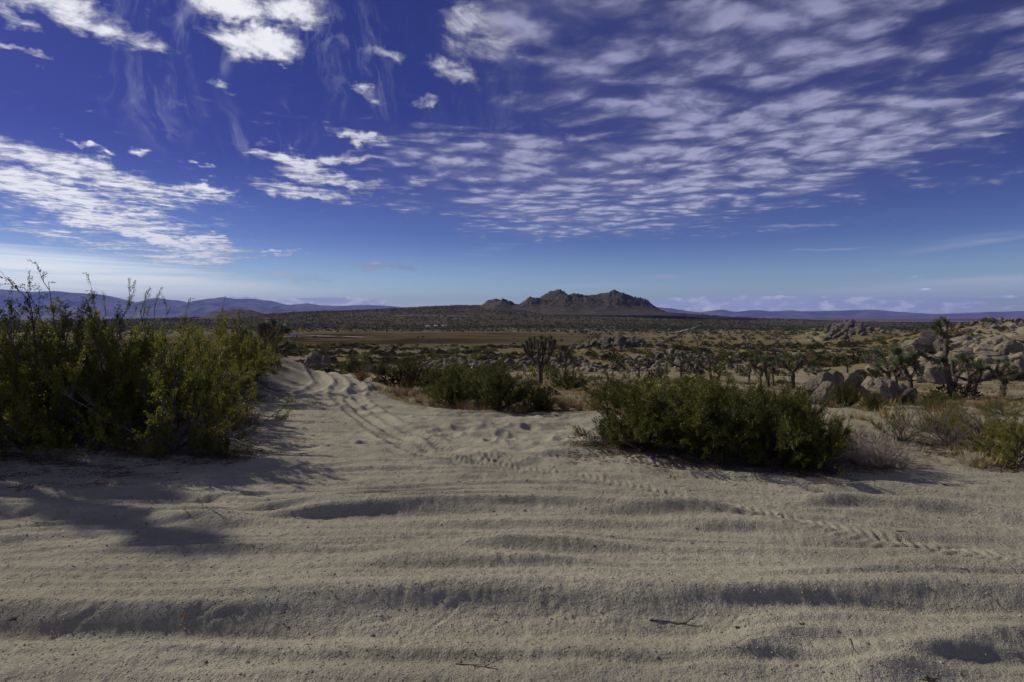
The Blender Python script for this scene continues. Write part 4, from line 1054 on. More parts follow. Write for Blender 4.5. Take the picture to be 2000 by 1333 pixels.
joshua(1466, 676, 662, 'round dark tree on the plain left of the far rock pile', 27, .3, .6, 3, 1, 1.3, 1.4, d=240, singles=False)
joshua(1150, 662, 649, 'dark round tree left of the crest of the rocky rise', 28, .3, .6, 3, 1, 1.3, 1.4, d=210, singles=False)
joshua(1170, 656, 643, 'dark tree on the slope just above the rocky rise', 29, .3, .6, 3, 1, 1.2, 1.4, d=330, singles=False)
joshua(755, 632, 623, 'single dark tree standing out on the far scrubby slope', 30, .35, .5, 3, 1, 1, 2.2, d=700, singles=False)
joshua(527, 722, 630, 'wide spreading Joshua tree with crooked dark limbs behind the left bushes', 31, d=26, skeleton=[
    ([(520, 735, 0), (521, 710, 0), (522, 690, 0)], .22, .17, False),
    ([(522, 692, 0), (520, 670, .1), (521, 650, .1), (519, 636, .1)], .15, .09, True),
    ([(521, 668, .1), (528, 655, .3), (530, 640, .3), (528, 630, .3)], .10, .08, True),
    ([(522, 690, 0), (531, 672, -.2), (537, 655, -.3), (534, 640, -.3)], .13, .09, True),
    ([(532, 670, -.2), (545, 662, -.4), (556, 652, -.5), (566, 644, -.5)], .10, .08, True),
    ([(556, 652, -.5), (561, 640, -.4)], .08, .07, True),
    ([(522, 690, 0), (532, 684, .2), (539, 686, .2), (548, 690, .2), (558, 687, .2), (570, 682, .2)], .11, .08, True),
    ([(539, 686, .2), (546, 677, .3), (552, 672, .3)], .08, .07, True),
    ([(524, 688, 0), (535, 678, -.5), (548, 668, -.6), (552, 664, -.6)], .10, .08, True),
    ([(521, 680, 0), (510, 665, .3), (506, 650, .3), (505, 636, .3)], .12, .08, True),
    ([(510, 665, .3), (500, 655, .5), (496, 644, .5)], .09, .08, True),
    ([(521, 686, 0), (508, 676, -.4), (497, 664, -.5), (491, 652, -.5)], .10, .08, True),
    ([(521, 650, .1), (513, 642, -.2), (512, 632, -.2)], .09, .07, True),
    ([(537, 656, -.3), (543, 645, -.1), (545, 636, 0)], .09, .07, True)], ros=.85)
# trees past the left edge, whose shade falls on the near sand
def joshua_at(x, y, h, label, seed, **k):
    px = 1000 + x / y * F; z = hz(x, y)
    base = 620; o = joshua(px, base, 666.5 - 0, label, seed, d=y, **k) if False else None
    top = None
    # solve for the rows from metres
    row = lambda zz: 666.5 - F * math.tan(math.atan2(zz - EYE, y) + TH)
    return joshua(px, row(z), row(z + h), label, seed, d=y, **k)
joshua_at(-12.0, 9.7, 6.5, 'Joshua tree past the left edge whose heads shade the near sand', 42, trunk=.5, spread=.55, levels=3, ros=1.4, kids=(2, 2))
joshua_at(-11.4, 8.1, 5.4, 'second Joshua tree past the left edge, shading the lower left sand', 44, trunk=.5, spread=.5, levels=2, ros=1.4, kids=(2, 2))
# ------------------------------------------------------------------ granite
def granite(name, base, warm, dark, sc):
    m, t, b = mat_new(name)
    tc = t.n.new('ShaderNodeTexCoord').outputs['Object']
    oi = t.n.new('ShaderNodeObjectInfo').outputs['Random']
    p = t.vec('ADD', tc, t.comb(t.math('MULTIPLY', oi, 37.0), 0.0, t.math('MULTIPLY', oi, 11.0)))
    a = t.noise(p, sc * .8, 6, .6); v = t.noise(p, sc * 5, 6, .65); f = t.noise(p, sc * 28, 3, .6)
    c = t.mix(t.mapr(a, .38, .62), base, warm)
    c = t.mix(t.math('MULTIPLY', t.mapr(v, .50, .64), .85), c, dark)
    c = t.mix(t.mapr(f, .4, .62), t.vec('SCALE', c, .82), t.vec('SCALE', c, 1.15))
    cr = t.n.new('ShaderNodeTexVoronoi'); cr.feature = 'DISTANCE_TO_EDGE'; cr.inputs['Scale'].default_value = sc * .6
    t.l.new(t.vec('ADD', p, t.vec('SCALE', t.noise(p, sc * 1.5, 3, .5, 0, True), .35)), cr.inputs['Vector'])
    crack = t.math('MAXIMUM', t.mapr(cr.outputs['Distance'], 0.0, .022), t.mapr(t.noise(p, sc * .9, 2), .42, .56))
    c = t.mix(crack, (.07, .06, .045), c)
    t.l.new(c, b.inputs['Base Color']); b.inputs['Roughness'].default_value = .92; b.inputs['Specular IOR Level'].default_value = .2
    n0 = bump(t, v, .9, .10); n1 = bump(t, crack, .6, .05, n0)
    t.l.new(bump(t, f, .5, .015, n1), b.inputs['Normal'])
    return m
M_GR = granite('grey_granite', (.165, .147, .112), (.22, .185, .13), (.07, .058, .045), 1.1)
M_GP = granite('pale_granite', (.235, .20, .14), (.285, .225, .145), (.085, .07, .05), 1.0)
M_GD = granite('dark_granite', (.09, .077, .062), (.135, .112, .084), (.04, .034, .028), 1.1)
from mathutils import noise as mn
import bmesh
def rock_mesh(seed, sub, mat, cuts=4, rough=.16, flat=.8):
    rng = np.random.default_rng(seed)
    bm = bmesh.new(); bmesh.ops.create_icosphere(bm, subdivisions=sub, radius=1.0)
    N = [(Vector(rng.normal(size=3)).normalized(), rng.uniform(.55, .86)) for _ in range(cuts)]
    o = Vector(rng.uniform(0, 50, 3))
    for v in bm.verts:
        p = v.co.copy()
        r = 1 + rough * 1.6 * mn.noise(p * 1.1 + o) + rough * .8 * mn.noise(p * 2.3 + o) + rough * .35 * mn.noise(p * 5.1 + o) + (rough * .16 * mn.noise(p * 11 + o) if sub > 3 else 0)
        p = p * r
        for n, k in N:                       # broad faces where slabs came away
            e = p.dot(n) - k
            if e > 0: p = p - n * e * .88
        # a joint or two running through the block
        j = abs(p.dot(N[0][0]) - .1 + .1 * mn.noise(p * 2 + o))
        if sub > 3 and j < .05: p = p * (1 - .10 * (1 - j / .05))
        v.co = p
    me = bpy.data.meshes.new('boulder'); bm.to_mesh(me); bm.free()
    me.materials.append(mat)
    me.polygons.foreach_set('use_smooth', np.ones(len(me.polygons), bool)); me.update()
    return me
RK = {c: [rock_mesh(100 + i * 7 + ord(c), 5 if i < 3 else 4, {'g': M_GR, 'p': M_GP, 'd': M_GD}[c], 6 + i, .17 + .03 * (i % 3)) for i in range(5)] for c in 'gpd'}
RKS = {c: [rock_mesh(200 + i * 5 + ord(c), 3, {'g': M_GR, 'p': M_GP, 'd': M_GD}[c], 8, .24) for i in range(4)] for c in 'gpd'}
rr = np.random.default_rng(4)
def rock(px, py, wpx, hpx, c, i, label, group=None, rot=None, tilt=0.0, d=None, deep=.28, dp=.9):
    """boulder whose outline is centred on the pixel, wpx x hpx large"""
    if d is None:
        x, y, z = hit(px, py + hpx * .5)
    else: x, y = ray(px, py)[0] * d, d
    y2 = y; w = wpx / F * y2 / 2; h = hpx / F * y2 / 2 
    zc = EYE + ray(px, py)[2] * y2
    o = put('boulder', RK[c][i], None, (x, y2 + w * .3, zc), None, label, 'boulder', group)
    o.scale = (w * 1.15, w * dp, h * 1.2 + .02); o.rotation_euler = (rr.uniform(-.15, .15), tilt, rot if rot is not None else rr.uniform(0, .5))
    return o
GB = 'boulders of the near row'
rock(1585, 766, 36, 46, 'g', 0, 'rounded grey boulder at the left end of the near boulder row', GB, d=23.5)
rock(1615, 776, 46, 48, 'g', 1, 'pointed grey boulder in front of the near row, split from its neighbours', GB, tilt=.25, d=22.5)
rock(1611, 757, 40, 44, 'g', 3, 'leaning slab behind the pointed boulder of the near row', GB, tilt=.6, d=24.3)
rock(1632, 754, 34, 52, 'g', 2, 'upright grey boulder with a deep crack in the middle of the near row', GB, tilt=.2, d=24.5)
rock(1660, 752, 48, 42, 'g', 4, 'broad pale grey boulder behind the rounded green bush', GB, d=25)
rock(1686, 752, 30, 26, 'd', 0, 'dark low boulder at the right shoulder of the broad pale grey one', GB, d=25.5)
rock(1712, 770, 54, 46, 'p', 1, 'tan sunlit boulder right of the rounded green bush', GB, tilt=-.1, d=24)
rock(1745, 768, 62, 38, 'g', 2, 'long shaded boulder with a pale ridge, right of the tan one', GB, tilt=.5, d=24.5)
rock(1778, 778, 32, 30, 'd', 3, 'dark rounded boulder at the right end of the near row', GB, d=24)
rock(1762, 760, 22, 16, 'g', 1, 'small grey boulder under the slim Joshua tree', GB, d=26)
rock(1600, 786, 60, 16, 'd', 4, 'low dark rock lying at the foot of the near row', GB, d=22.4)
GT = 'rocks at the bend of the track'
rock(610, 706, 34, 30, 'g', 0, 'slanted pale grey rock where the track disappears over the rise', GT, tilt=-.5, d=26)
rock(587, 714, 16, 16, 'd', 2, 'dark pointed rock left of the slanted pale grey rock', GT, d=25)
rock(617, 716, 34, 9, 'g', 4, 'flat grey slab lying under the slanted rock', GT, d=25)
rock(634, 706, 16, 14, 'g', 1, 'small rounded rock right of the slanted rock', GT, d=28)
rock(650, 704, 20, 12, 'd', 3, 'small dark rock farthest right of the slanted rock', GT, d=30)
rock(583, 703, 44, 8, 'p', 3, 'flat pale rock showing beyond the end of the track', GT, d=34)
# the right-hand outcrop: its largest blocks one by one
GO = 'boulders of the big outcrop at the right edge'
BIGS = [
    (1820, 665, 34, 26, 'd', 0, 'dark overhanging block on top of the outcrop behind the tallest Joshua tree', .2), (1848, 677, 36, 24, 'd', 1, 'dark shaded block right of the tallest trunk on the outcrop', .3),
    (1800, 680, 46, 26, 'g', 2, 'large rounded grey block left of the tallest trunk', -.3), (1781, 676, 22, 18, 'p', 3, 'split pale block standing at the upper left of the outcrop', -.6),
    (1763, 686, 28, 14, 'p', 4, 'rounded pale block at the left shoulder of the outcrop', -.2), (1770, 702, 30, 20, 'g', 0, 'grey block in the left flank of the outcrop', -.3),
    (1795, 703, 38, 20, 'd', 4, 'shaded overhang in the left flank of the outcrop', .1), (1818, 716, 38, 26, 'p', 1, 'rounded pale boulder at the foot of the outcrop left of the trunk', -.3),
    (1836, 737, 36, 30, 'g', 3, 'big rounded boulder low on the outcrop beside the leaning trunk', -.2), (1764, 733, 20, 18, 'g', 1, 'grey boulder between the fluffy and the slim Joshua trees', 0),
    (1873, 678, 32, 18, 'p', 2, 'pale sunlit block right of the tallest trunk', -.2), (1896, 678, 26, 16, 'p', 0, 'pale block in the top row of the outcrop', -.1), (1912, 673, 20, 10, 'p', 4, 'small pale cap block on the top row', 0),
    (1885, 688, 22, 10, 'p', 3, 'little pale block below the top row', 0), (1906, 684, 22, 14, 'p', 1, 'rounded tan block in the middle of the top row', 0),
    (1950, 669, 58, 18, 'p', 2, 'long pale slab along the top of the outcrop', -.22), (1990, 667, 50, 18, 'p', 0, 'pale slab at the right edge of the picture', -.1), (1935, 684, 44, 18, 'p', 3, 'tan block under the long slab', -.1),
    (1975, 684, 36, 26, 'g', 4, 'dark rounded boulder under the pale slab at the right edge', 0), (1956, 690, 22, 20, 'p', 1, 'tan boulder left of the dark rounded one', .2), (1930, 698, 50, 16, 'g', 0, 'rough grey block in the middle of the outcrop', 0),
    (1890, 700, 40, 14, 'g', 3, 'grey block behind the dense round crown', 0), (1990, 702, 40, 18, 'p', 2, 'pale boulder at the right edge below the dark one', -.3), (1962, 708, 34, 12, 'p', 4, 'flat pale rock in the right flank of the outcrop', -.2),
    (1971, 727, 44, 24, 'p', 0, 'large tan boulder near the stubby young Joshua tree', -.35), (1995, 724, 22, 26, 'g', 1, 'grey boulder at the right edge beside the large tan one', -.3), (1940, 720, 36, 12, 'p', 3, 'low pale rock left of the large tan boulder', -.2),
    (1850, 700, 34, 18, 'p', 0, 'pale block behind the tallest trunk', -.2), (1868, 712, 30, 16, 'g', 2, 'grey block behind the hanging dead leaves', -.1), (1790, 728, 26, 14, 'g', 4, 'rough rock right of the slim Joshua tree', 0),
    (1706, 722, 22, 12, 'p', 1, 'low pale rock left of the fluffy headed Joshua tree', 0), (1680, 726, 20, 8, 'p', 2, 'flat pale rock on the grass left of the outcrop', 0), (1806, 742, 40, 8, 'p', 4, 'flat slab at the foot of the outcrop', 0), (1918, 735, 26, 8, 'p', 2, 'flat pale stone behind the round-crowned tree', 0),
]
for px, py, w, h, c, i, lab, tl in BIGS:
    v = (py + h * .5 - 620) / F
    rock(px, py, w * 1.15, h * 1.3, c, i, lab, GO, tilt=tl)
# piles: small boulders scattered over the rises, kept where they look largest as things, the rest as rubble
PILES = [   # px, distance, spread across (px), spread along (m), count, size m, colours, label, group
    (1900, 66, 75, 8, 230, (.5, 2.2), 'pg', 'small tan boulder wedged among the big blocks of the right-hand outcrop', 'small boulders of the right-hand outcrop'),
    (1210, 148, 58, 9, 300, (.8, 2.6), 'dd', 'grey boulder on the crest of the rocky rise in the middle distance', 'boulders on the crest of the rocky rise'),
    (1085, 118, 60, 12, 180, (.5, 1.6), 'dg', 'grey boulder in the rubble right of the round candelabra Joshua tree', 'boulders beside the candelabra Joshua tree'),
    (1330, 118, 90, 16, 260, (.5, 1.7), 'dg', 'grey boulder on the slope left of the twin Joshua trees', 'boulders left of the twin Joshua trees'),
    (1180, 100, 110, 20, 260, (.3, 1.1), 'pg', 'small pale rock on the bare rocky slope behind the thicket', 'rocks behind the thicket'),
    (880, 108, 95, 9, 170, (.55, 1.7), 'gd', 'rounded grey boulder in the line beyond the track edge', 'boulders in the line beyond the track'),
    (740, 96, 50, 8, 45, (.4, 1.2), 'gd', 'grey boulder in the small pile near the track bend', 'boulders near the track bend'),
    (1000, 115, 36, 8, 50, (.6, 1.8), 'dg', 'dark boulder left of the round candelabra Joshua tree', 'dark boulders left of the candelabra Joshua tree'),
    (1662, 396, 44, 26, 460, (1.6, 4.6), 'dd', 'dark boulder of the far rock pile on the plain', 'boulders of the far rock pile'),
    (1705, 385, 30, 20, 90, (1.0, 3.0), 'gd', 'boulder in the right tail of the far rock pile', 'boulders in the tail of the far rock pile'),
    (1530, 430, 36, 25, 70, (1.0, 3.0), 'gd', 'grey boulder in the low heap left of the far rock pile', 'boulders in the low heap left of the far pile'),
    (1935, 262, 42, 22, 110, (1.0, 3.0), 'dg', 'dark boulder on the sandy hill at the right horizon', 'boulders on the sandy hill at the right'),
    (1980, 250, 30, 14, 50, (1.0, 2.6), 'dg', 'dark boulder at the right end of the sandy hill', 'boulders at the right end of the sandy hill'),
]
cand = []
for pi, (px, d0, sx, sy, n, (s0, s1), cs, lab, grp) in enumerate(PILES):
    for k in range(n):
        p = px + rr.normal(0, sx * .55); d = d0 + rr.normal(0, sy * .5)
        s = s0 + (s1 - s0) * rr.random() ** 2.2
        x, y = W(p, d); z = hz(x, y)
        cand.append((s / d, x, y, z + s * .15 * rr.random(), s, cs[0] if rr.random() < .65 else cs[1], rr.integers(0, 4), lab, grp))
cand.sort(key=lambda q: -q[0])
rubble = []
for j, (a, x, y, z, s, c, i, lab, grp) in enumerate(cand):
    sc_ = (s * rr.uniform(.5, .8), s * rr.uniform(.45, .7), s * rr.uniform(.38, .65)); ro = (rr.uniform(-.3, .3), rr.uniform(-.3, .3), rr.uniform(0, 6.28))
    if j < 250:
        o = put('boulder', RKS[c][i], None, (x, y, z), None, lab, 'boulder', grp); o.scale = sc_; o.rotation_euler = ro
    else: rubble.append((x, y, z, sc_, ro, c, i))
def joined(name, items, proto, kind='stuff', mats=None):
    """many copies of small meshes as one mesh; items: (x, y, z, scale, rot, key)"""
    cache = {}; Vs, Fs, Ts, Ms = [], [], [], []; base = 0; ml = []
    for x, y, z, sc_, ro, key in items:
        if key not in cache:
            me = proto(key); v = np.empty(len(me.vertices) * 3); me.vertices.foreach_get('co', v)
            k = len(me.polygons[0].vertices); f = np.empty(len(me.polygons) * k, np.int32); me.polygons.foreach_get('vertices', f)
            t = np.zeros(len(me.vertices))
            if 'tint' in me.attributes: me.attributes['tint'].data.foreach_get('value', t)
            if me.materials[0] not in ml: ml.append(me.materials[0])
            cache[key] = (v.reshape(-1, 3), f.reshape(-1, k), t, ml.index(me.materials[0]))
        v, f, t, mi = cache[key]
        from mathutils import Euler
        M = np.array(Euler(ro).to_matrix())
        Vs.append((v * sc_) @ M.T + [x, y, z]); Fs.append(f + base); Ts.append(t); Ms.append(np.full(len(f), mi)); base += len(v)
    me = mesh_np(name, np.concatenate(Vs), [np.concatenate(Fs)], ml, False, {'tint': np.concatenate(Ts)}, mats=np.concatenate(Ms))
    return put(name, me, kind=kind)
joined('boulder_rubble', [(x, y, z, s, r, (c, i)) for x, y, z, s, r, c, i in rubble], lambda k: RKS[k[0]][k[1]])

# ------------------------------------------------------------------ scatter by geometry nodes: what nobody could count
def scatter(name, P, S_, rot, idx, protos):
    me = bpy.data.meshes.new(name)
    me.vertices.add(len(P)); me.vertices.foreach_set('co', np.asarray(P, np.float32).ravel())
    for k, v, ty in (('scl', S_, 'FLOAT'), ('rot', rot, 'FLOAT'), ('idx', idx, 'INT')):
        a = me.attributes.new(k, ty, 'POINT'); a.data.foreach_set('value', np.asarray(v, np.int32 if ty == 'INT' else np.float32))
    o = put(name, me, kind='stuff')
    ng = bpy.data.node_groups.new(name, 'GeometryNodeTree')
    ng.interface.new_socket('Geometry', in_out='INPUT', socket_type='NodeSocketGeometry'); ng.interface.new_socket('Geometry', in_out='OUTPUT', socket_type='NodeSocketGeometry')
    N = ng.nodes; L = ng.links
    gi = N.new('NodeGroupInput'); go = N.new('NodeGroupOutput'); join = N.new('GeometryNodeJoinGeometry')
    def at(nm, ty):
        n = N.new('GeometryNodeInputNamedAttribute'); n.data_type = ty; n.inputs[0].default_value = nm; return n.outputs[0]
    for k, pr in enumerate(protos):
        iop = N.new('GeometryNodeInstanceOnPoints'); L.new(gi.outputs[0], iop.inputs['Points'])
        cmp_ = N.new('FunctionNodeCompare'); cmp_.data_type = 'INT'; cmp_.operation = 'EQUAL'
        L.new(at('idx', 'INT'), cmp_.inputs[2]); cmp_.inputs[3].default_value = k; L.new(cmp_.outputs[0], iop.inputs['Selection'])
        oi = N.new('GeometryNodeObjectInfo'); oi.inputs['Object'].default_value = pr; oi.transform_space = 'ORIGINAL'
        L.new(oi.outputs['Geometry'], iop.inputs['Instance'])
        cx = N.new('ShaderNodeCombineXYZ'); L.new(at('rot', 'FLOAT'), cx.inputs[2]); L.new(cx.outputs[0], iop.inputs['Rotation'])
        L.new(at('scl', 'FLOAT'), iop.inputs['Scale'])
        L.new(iop.outputs[0], join.inputs[0])
    L.new(join.outputs[0], go.inputs[0])
    md = o.modifiers.new('scatter', 'NODES'); md.node_group = ng
    return o
def proto_ob(me):
    return bpy.data.objects.new(me.name + '_pattern', me)     # never linked to the scene
rg = np.random.default_rng(12)
def cone(n, d0, d1, u0=-1.15, u1=1.15, power=2.0):
    d = (rg.random(n) * (d1 ** power - d0 ** power) + d0 ** power) ** (1 / power)
    u = rg.uniform(u0, u1, n); return u * d, d
# shrubs of the plain
x, y = cone(15000, 16, 330)
dn = vn(x / 14, y / 14, 91) * .6 + vn(x / 50, y / 50, 92) * .4
keep = (rg.random(len(x)) < sst(dn, .3, .6) * .9 + .10) & (sand_mask(x, y) < .1) & ~((x < 0) & (y < 24) & (x / y < -.2)) 
fldm = (np.abs(x + 120) < 210) & (y > 330)
u = x / y
keep &= ~((u > .5) & (u < .9) & (y < 30) & (rg.random(len(x)) < .7))
keep &= ~((y < 30) & (u > .45) & (u < .75))
keep &= ~((y > 22) & (y < 90) & (x > 0) & (rg.random(len(x)) < .80))
keep &= ~((y > 150) & (rg.random(len(x)) < .25))
x, y = x[keep], y[keep]
scl = np.exp(rg.normal(-.33, .46, len(x))) * np.where(y < 30, .55, 1.0); scl *= np.where(y > 120, 1.15, 1.0)
z = H(x, y)
inview = np.abs(x / y) < .93
size = np.where(inview, scl / y, 0)
order = np.argsort(-size)
GSH = 'low shrubs scattered over the slope and plain'
kinds = rg.choice([0, 1, 2, 3, 4], len(x), p=[.38, .10, .27, .17, .08])
for q in order[:290]:
    o = put('desert_shrub', SCRUB_MID[kinds[q]], None, (x[q], y[q], z[q] - .03), None, ('low brown dry shrub' if kinds[q] == 3 else 'dark green rounded shrub' if kinds[q] in (1, 4) else 'low dark brownish shrub') + (' on the slope right behind the near bushes' if y[q] < 45 else ' among the Joshua trees and rocks of the middle slope' if y[q] < 100 else ' on the golden plain beyond the rocky rise'), 'shrub', GSH + (', dry ones' if kinds[q] == 3 else ', green ones' if kinds[q] in (1, 4) else ', brownish ones') + (' near' if y[q] < 45 else ' in the middle' if y[q] < 100 else ' far'))
    o.scale = (scl[q], scl[q], scl[q] * rg.uniform(.8, 1.15)); o.rotation_euler = (0, 0, rg.uniform(0, 6.28))
rest = order[290:]
# far shrubs, thick on the slopes round the butte in place of cloud shade
x2, y2 = cone(80000, 330, 2300, -1.1, 1.1, 1.75)
u2 = x2 / y2
fd = np.exp(-((x2 + 150) / 200) ** 4) * np.exp(-((y2 - 520) / 180) ** 4)
dens = .35 + .65 * sst(y2, 600, 900)
val = sst(u2, .32, .5) * sst(y2, 900, 1400)
dens = dens * (1 - .97 * (fd > .25)) * (1 - .75 * val)
dens *= .55 + .45 * sst(fbm(x2 / 110, y2 / 70, 3, 93), -.4, .3)
k2 = rg.random(len(x2)) < dens
x2, y2 = x2[k2], y2[k2]; z2 = H(x2, y2)
s2 = np.exp(rg.normal(.12, .3, len(x2))) * (1 + .25 * sst(y2, 700, 1500))
P = np.concatenate([np.stack([x[rest], y[rest], z[rest] - .03], 1), np.stack([x2, y2, z2 - .1], 1)])
Sx = np.concatenate([scl[rest], s2]); Rt = rg.uniform(0, 6.28, len(P))
Id = np.concatenate([kinds[rest], 5 + rg.integers(0, 3, len(x2))])
scatter('desert_scrub', P, Sx, Rt, Id, [proto_ob(m) for m in SCRUB_MID + SCRUB_FAR])
# dry grass tufts off the sand
x, y = cone(26000, 5.5, 60, -1.1, 1.1, 1.5)
sm = sand_mask(x, y)
g = sst(vn(x / 1.3, y / 1.3, 81) * .5 + vn(x / 4.1, y / 4.1, 82) * .5, .38, .6)
keep = (sm < .05) & (rg.random(len(x)) < .12 + .88 * g) & (y > 5.5)
x, y = x[keep], y[keep]
scatter('dry_grass', np.stack([x, y, H(x, y)], 1), np.exp(rg.normal(-.15, .3, len(x))), rg.uniform(0, 6.28, len(x)), rg.choice(4, len(x), p=[.34, .3, .14, .22]), [proto_ob(m) for m in TUFTS])
# grit and small stones on the near sand
def pebble(seed):
    bm = bmesh.new(); bmesh.ops.create_icosphere(bm, subdivisions=1, radius=1.0); r = random.Random(seed)
    for v in bm.verts: v.co = Vector((v.co.x * 1.1, v.co.y * .85, v.co.z * .7)) * r.uniform(.75, 1.15)
    me = bpy.data.meshes.new('pebble'); bm.to_mesh(me); bm.free()
    m, t, b = mat_new('grit')
    oi = t.n.new('ShaderNodeObjectInfo').outputs['Random']
    t.l.new(t.mix(t.mapr(oi, 0.2, 1), (.17, .145, .11), (.42, .38, .30)), b.inputs['Base Color']); b.inputs['Roughness'].default_value = .9
    me.materials.append(m); return me
def near_z(x, y): return base_h(x, y) + detail_h(x, y)
n = 60000
x, y = cone(n, 2.0, 9.5, -1.05, 1.05, 1.1)
scatter('sand_grit', np.stack([x, y, near_z(x, y)], 1), np.exp(rg.normal(math.log(.0031), .42, n)), rg.uniform(0, 6.28, n), rg.integers(0, 3, n), [proto_ob(pebble(i)) for i in range(3)])

# fallen leaves and twig ends under the near bushes
def litter_proto(seed):
    rng = np.random.default_rng(seed); lines = []
    for k in range(5):
        an = rng.uniform(0, 6.28); l = rng.uniform(.03, .11); p = np.array([rng.normal(0, .04), rng.normal(0, .04), .004]); e = p + [math.cos(an) * l, math.sin(an) * l, rng.uniform(0, .012)]
        lines.append((np.stack([p, (p + e) / 2 + [0, 0, .004], e]), [.0022, .002, .001]))
    V, Q = tubes(lines, 3); n = 16
    P = np.stack([rng.normal(0, .06, n), rng.normal(0, .06, n), np.full(n, .005)], 1); D = rng.normal(size=(n, 3)) * [1, 1, .15]
    V2, F2, tt = blades(P, D, .016, .009, rng, rng.random(n))
    return mesh_np('leaf_litter', np.concatenate([V, V2]), [np.concatenate([Q, F2 + len(V)])], M_RUST if seed % 2 else M_TWIG, False, {'tint': np.concatenate([np.full(len(V), .3), tt])})
LX, LY = [], []
for fx, fy, fr in FEET:
    if fy > 13: continue
    n = int(150 * fr * fr + 120); a = rg.uniform(0, 6.28, n); q = fr * np.abs(rg.normal(.55, .38, n))
    LX.append(fx + np.cos(a) * q); LY.append(fy + np.sin(a) * q * .9)
LX = np.concatenate(LX); LY = np.concatenate(LY)
scatter('leaf_litter', np.stack([LX, LY, near_z(LX, LY)], 1), np.exp(rg.normal(-.1, .35, len(LX))), rg.uniform(0, 6.28, len(LX)), rg.integers(0, 4, len(LX)), [proto_ob(litter_proto(i)) for i in range(4)])
# ------------------------------------------------------------------ small things
def near_pt(px, py):
    x, y = gp(px, py)
    for _ in range(5):
        z = float(near_z(np.array([x]), np.array([y]))[0]); a, b, c = ray(px, py); k = (z - EYE) / c; x, y = a * k, k
    return x, y, z
def stick(p0, p1, r, label, twigs=2, seed=0, mat=None):
    rng = np.random.default_rng(seed)
    a = np.array(near_pt(*p0)); b = np.array(near_pt(*p1)); n = 8; s = np.linspace(0, 1, n)[:, None]
    P = a + (b - a) * s; L = np.linalg.norm(b - a)
    P += np.cumsum(rng.normal(0, .018 * L, (n, 3)), 0) * np.sin(s * math.pi)
    P[:, 2] = near_z(P[:, 0], P[:, 1]) + r * .8
    P[:, 2] = np.maximum(P[:, 2], a[2] + (b[2] - a[2]) * s[:, 0]) 
    lines = [(P - a, np.linspace(r, r * .45, n))]
    for k in range(twigs):
        q = P[rng.integers(2, 6)] - a; d = (b - a) / L + rng.normal(0, .5, 3); d[2] = abs(d[2]) * .3; l = L * rng.uniform(.2, .4)
        lines.append((np.stack([q, q + d * l * .5, q + d * l + [0, 0, -.004]]), [r * .6, r * .45, r * .25]))
    lines = [(p_, np.asarray(r_) * .75) for p_, r_ in lines]
    V, Q = tubes(lines, 5)
    put('stick', mesh_np('stick', V, [Q], mat or M_TWIGD, True), None, tuple(a), None, label, 'stick', 'sticks lying on the sand')
stick((890, 1298), (972, 1309), .0042, 'dark forked stick lying on the sand at the bottom middle', 3, 1)
stick((1268, 1211), (1370, 1226), .0040, 'thin forked stick on the lit ridge right of the middle', 1, 2)
stick((385, 973), (403, 994), .004, 'short slanting stick on the shaded sand at the left', 0, 3)
stick((355, 1006), (388, 1012), .004, 'short stick, left one of the two at the edge of the soft shadow', 0, 4)
stick((405, 1008), (452, 1015), .004, 'stick, right one of the two at the edge of the soft shadow', 1, 5)
stick((1660, 1248), (1668, 1272), .0035, 'crooked little twig standing out on the pale ridge at the lower right', 0, 6)
stick((1774, 1155), (1795, 1166), .0035, 'small curved twig on the ridge above the lower right corner', 0, 7)
stick((1945, 1178), (1966, 1192), .0035, 'small twig on the dark furrow at the right edge', 0, 8)
stick((1750, 1038), (1772, 1042), .0045, 'short thick stick on the sand right of the tyre track', 0, 9)
stick((1355, 893), (1358, 880), .006, 'pale stub sticking up at the foot of the thicket', 1, 10, M_TWIG)
stick((1310, 900), (1335, 892), .005, 'pale fallen stick at the sandy foot of the thicket', 1, 11, M_TWIG)
stick((1820, 943), (1870, 952), .005, 'dark stick half buried right of the pale twiggy bush', 1, 12)
def debris(px, py, s, label, seed, mat):
    rng = np.random.default_rng(seed); a = np.array(near_pt(px, py)); lines = []
    for k in range(9):
        an = rng.uniform(0, 6.28); l = s * rng.uniform(.4, 1); p = np.array([rng.normal(0, s * .2), rng.normal(0, s * .2), .003])
        e = p + [math.cos(an) * l, math.sin(an) * l, rng.uniform(0, .35) * l]
        lines.append((np.stack([p, (p + e) / 2 + rng.normal(0, s * .08, 3) * [1, 1, .3], e]), [.0032, .0026, .0012]))
    V, Q = tubes(lines, 4)
    D = rng.normal(size=(26, 3)); P = rng.normal(0, s * .3, (26, 3)) * [1, 1, 0] + [0, 0, .006]
    V2, F2, tt = blades(P, D * [1, 1, .4] + [0, 0, .2], s * .3, s * .12, rng, rng.random(26))
    put('plant_litter', mesh_np('plant_litter', np.concatenate([V, V2]), [np.concatenate([Q, F2 + len(V)])], mat, False, {'tint': np.concatenate([np.full(len(V), .4), tt])}), None, tuple(a), None, label, 'plant debris', 'scraps of dry plant on the sand')
debris(360, 1206, .035, 'dark curled scrap of plant under the long furrow at the left', 1, M_RUST)
debris(553, 1198, .028, 'small dark scrap of plant right of the curled one', 2, M_RUST)
debris(25, 1212, .03, 'dark scrap of plant at the left edge of the picture', 3, M_TWIGD)
debris(1812, 1328, .05, 'black branching scrap at the bottom right', 4, M_TWIGD)
debris(1567, 1220, .014, 'tiny dark crumb on the pale lit ridge', 5, M_TWIGD)
debris(1440, 1227, .014, 'tiny three pointed crumb near the thin forked stick', 6, M_TWIGD)
debris(1025, 998, .018, 'dark crumb under the central furrow', 7, M_RUST)
debris(965, 1000, .016, 'dark crumb left of the one under the central furrow', 8, M_RUST)
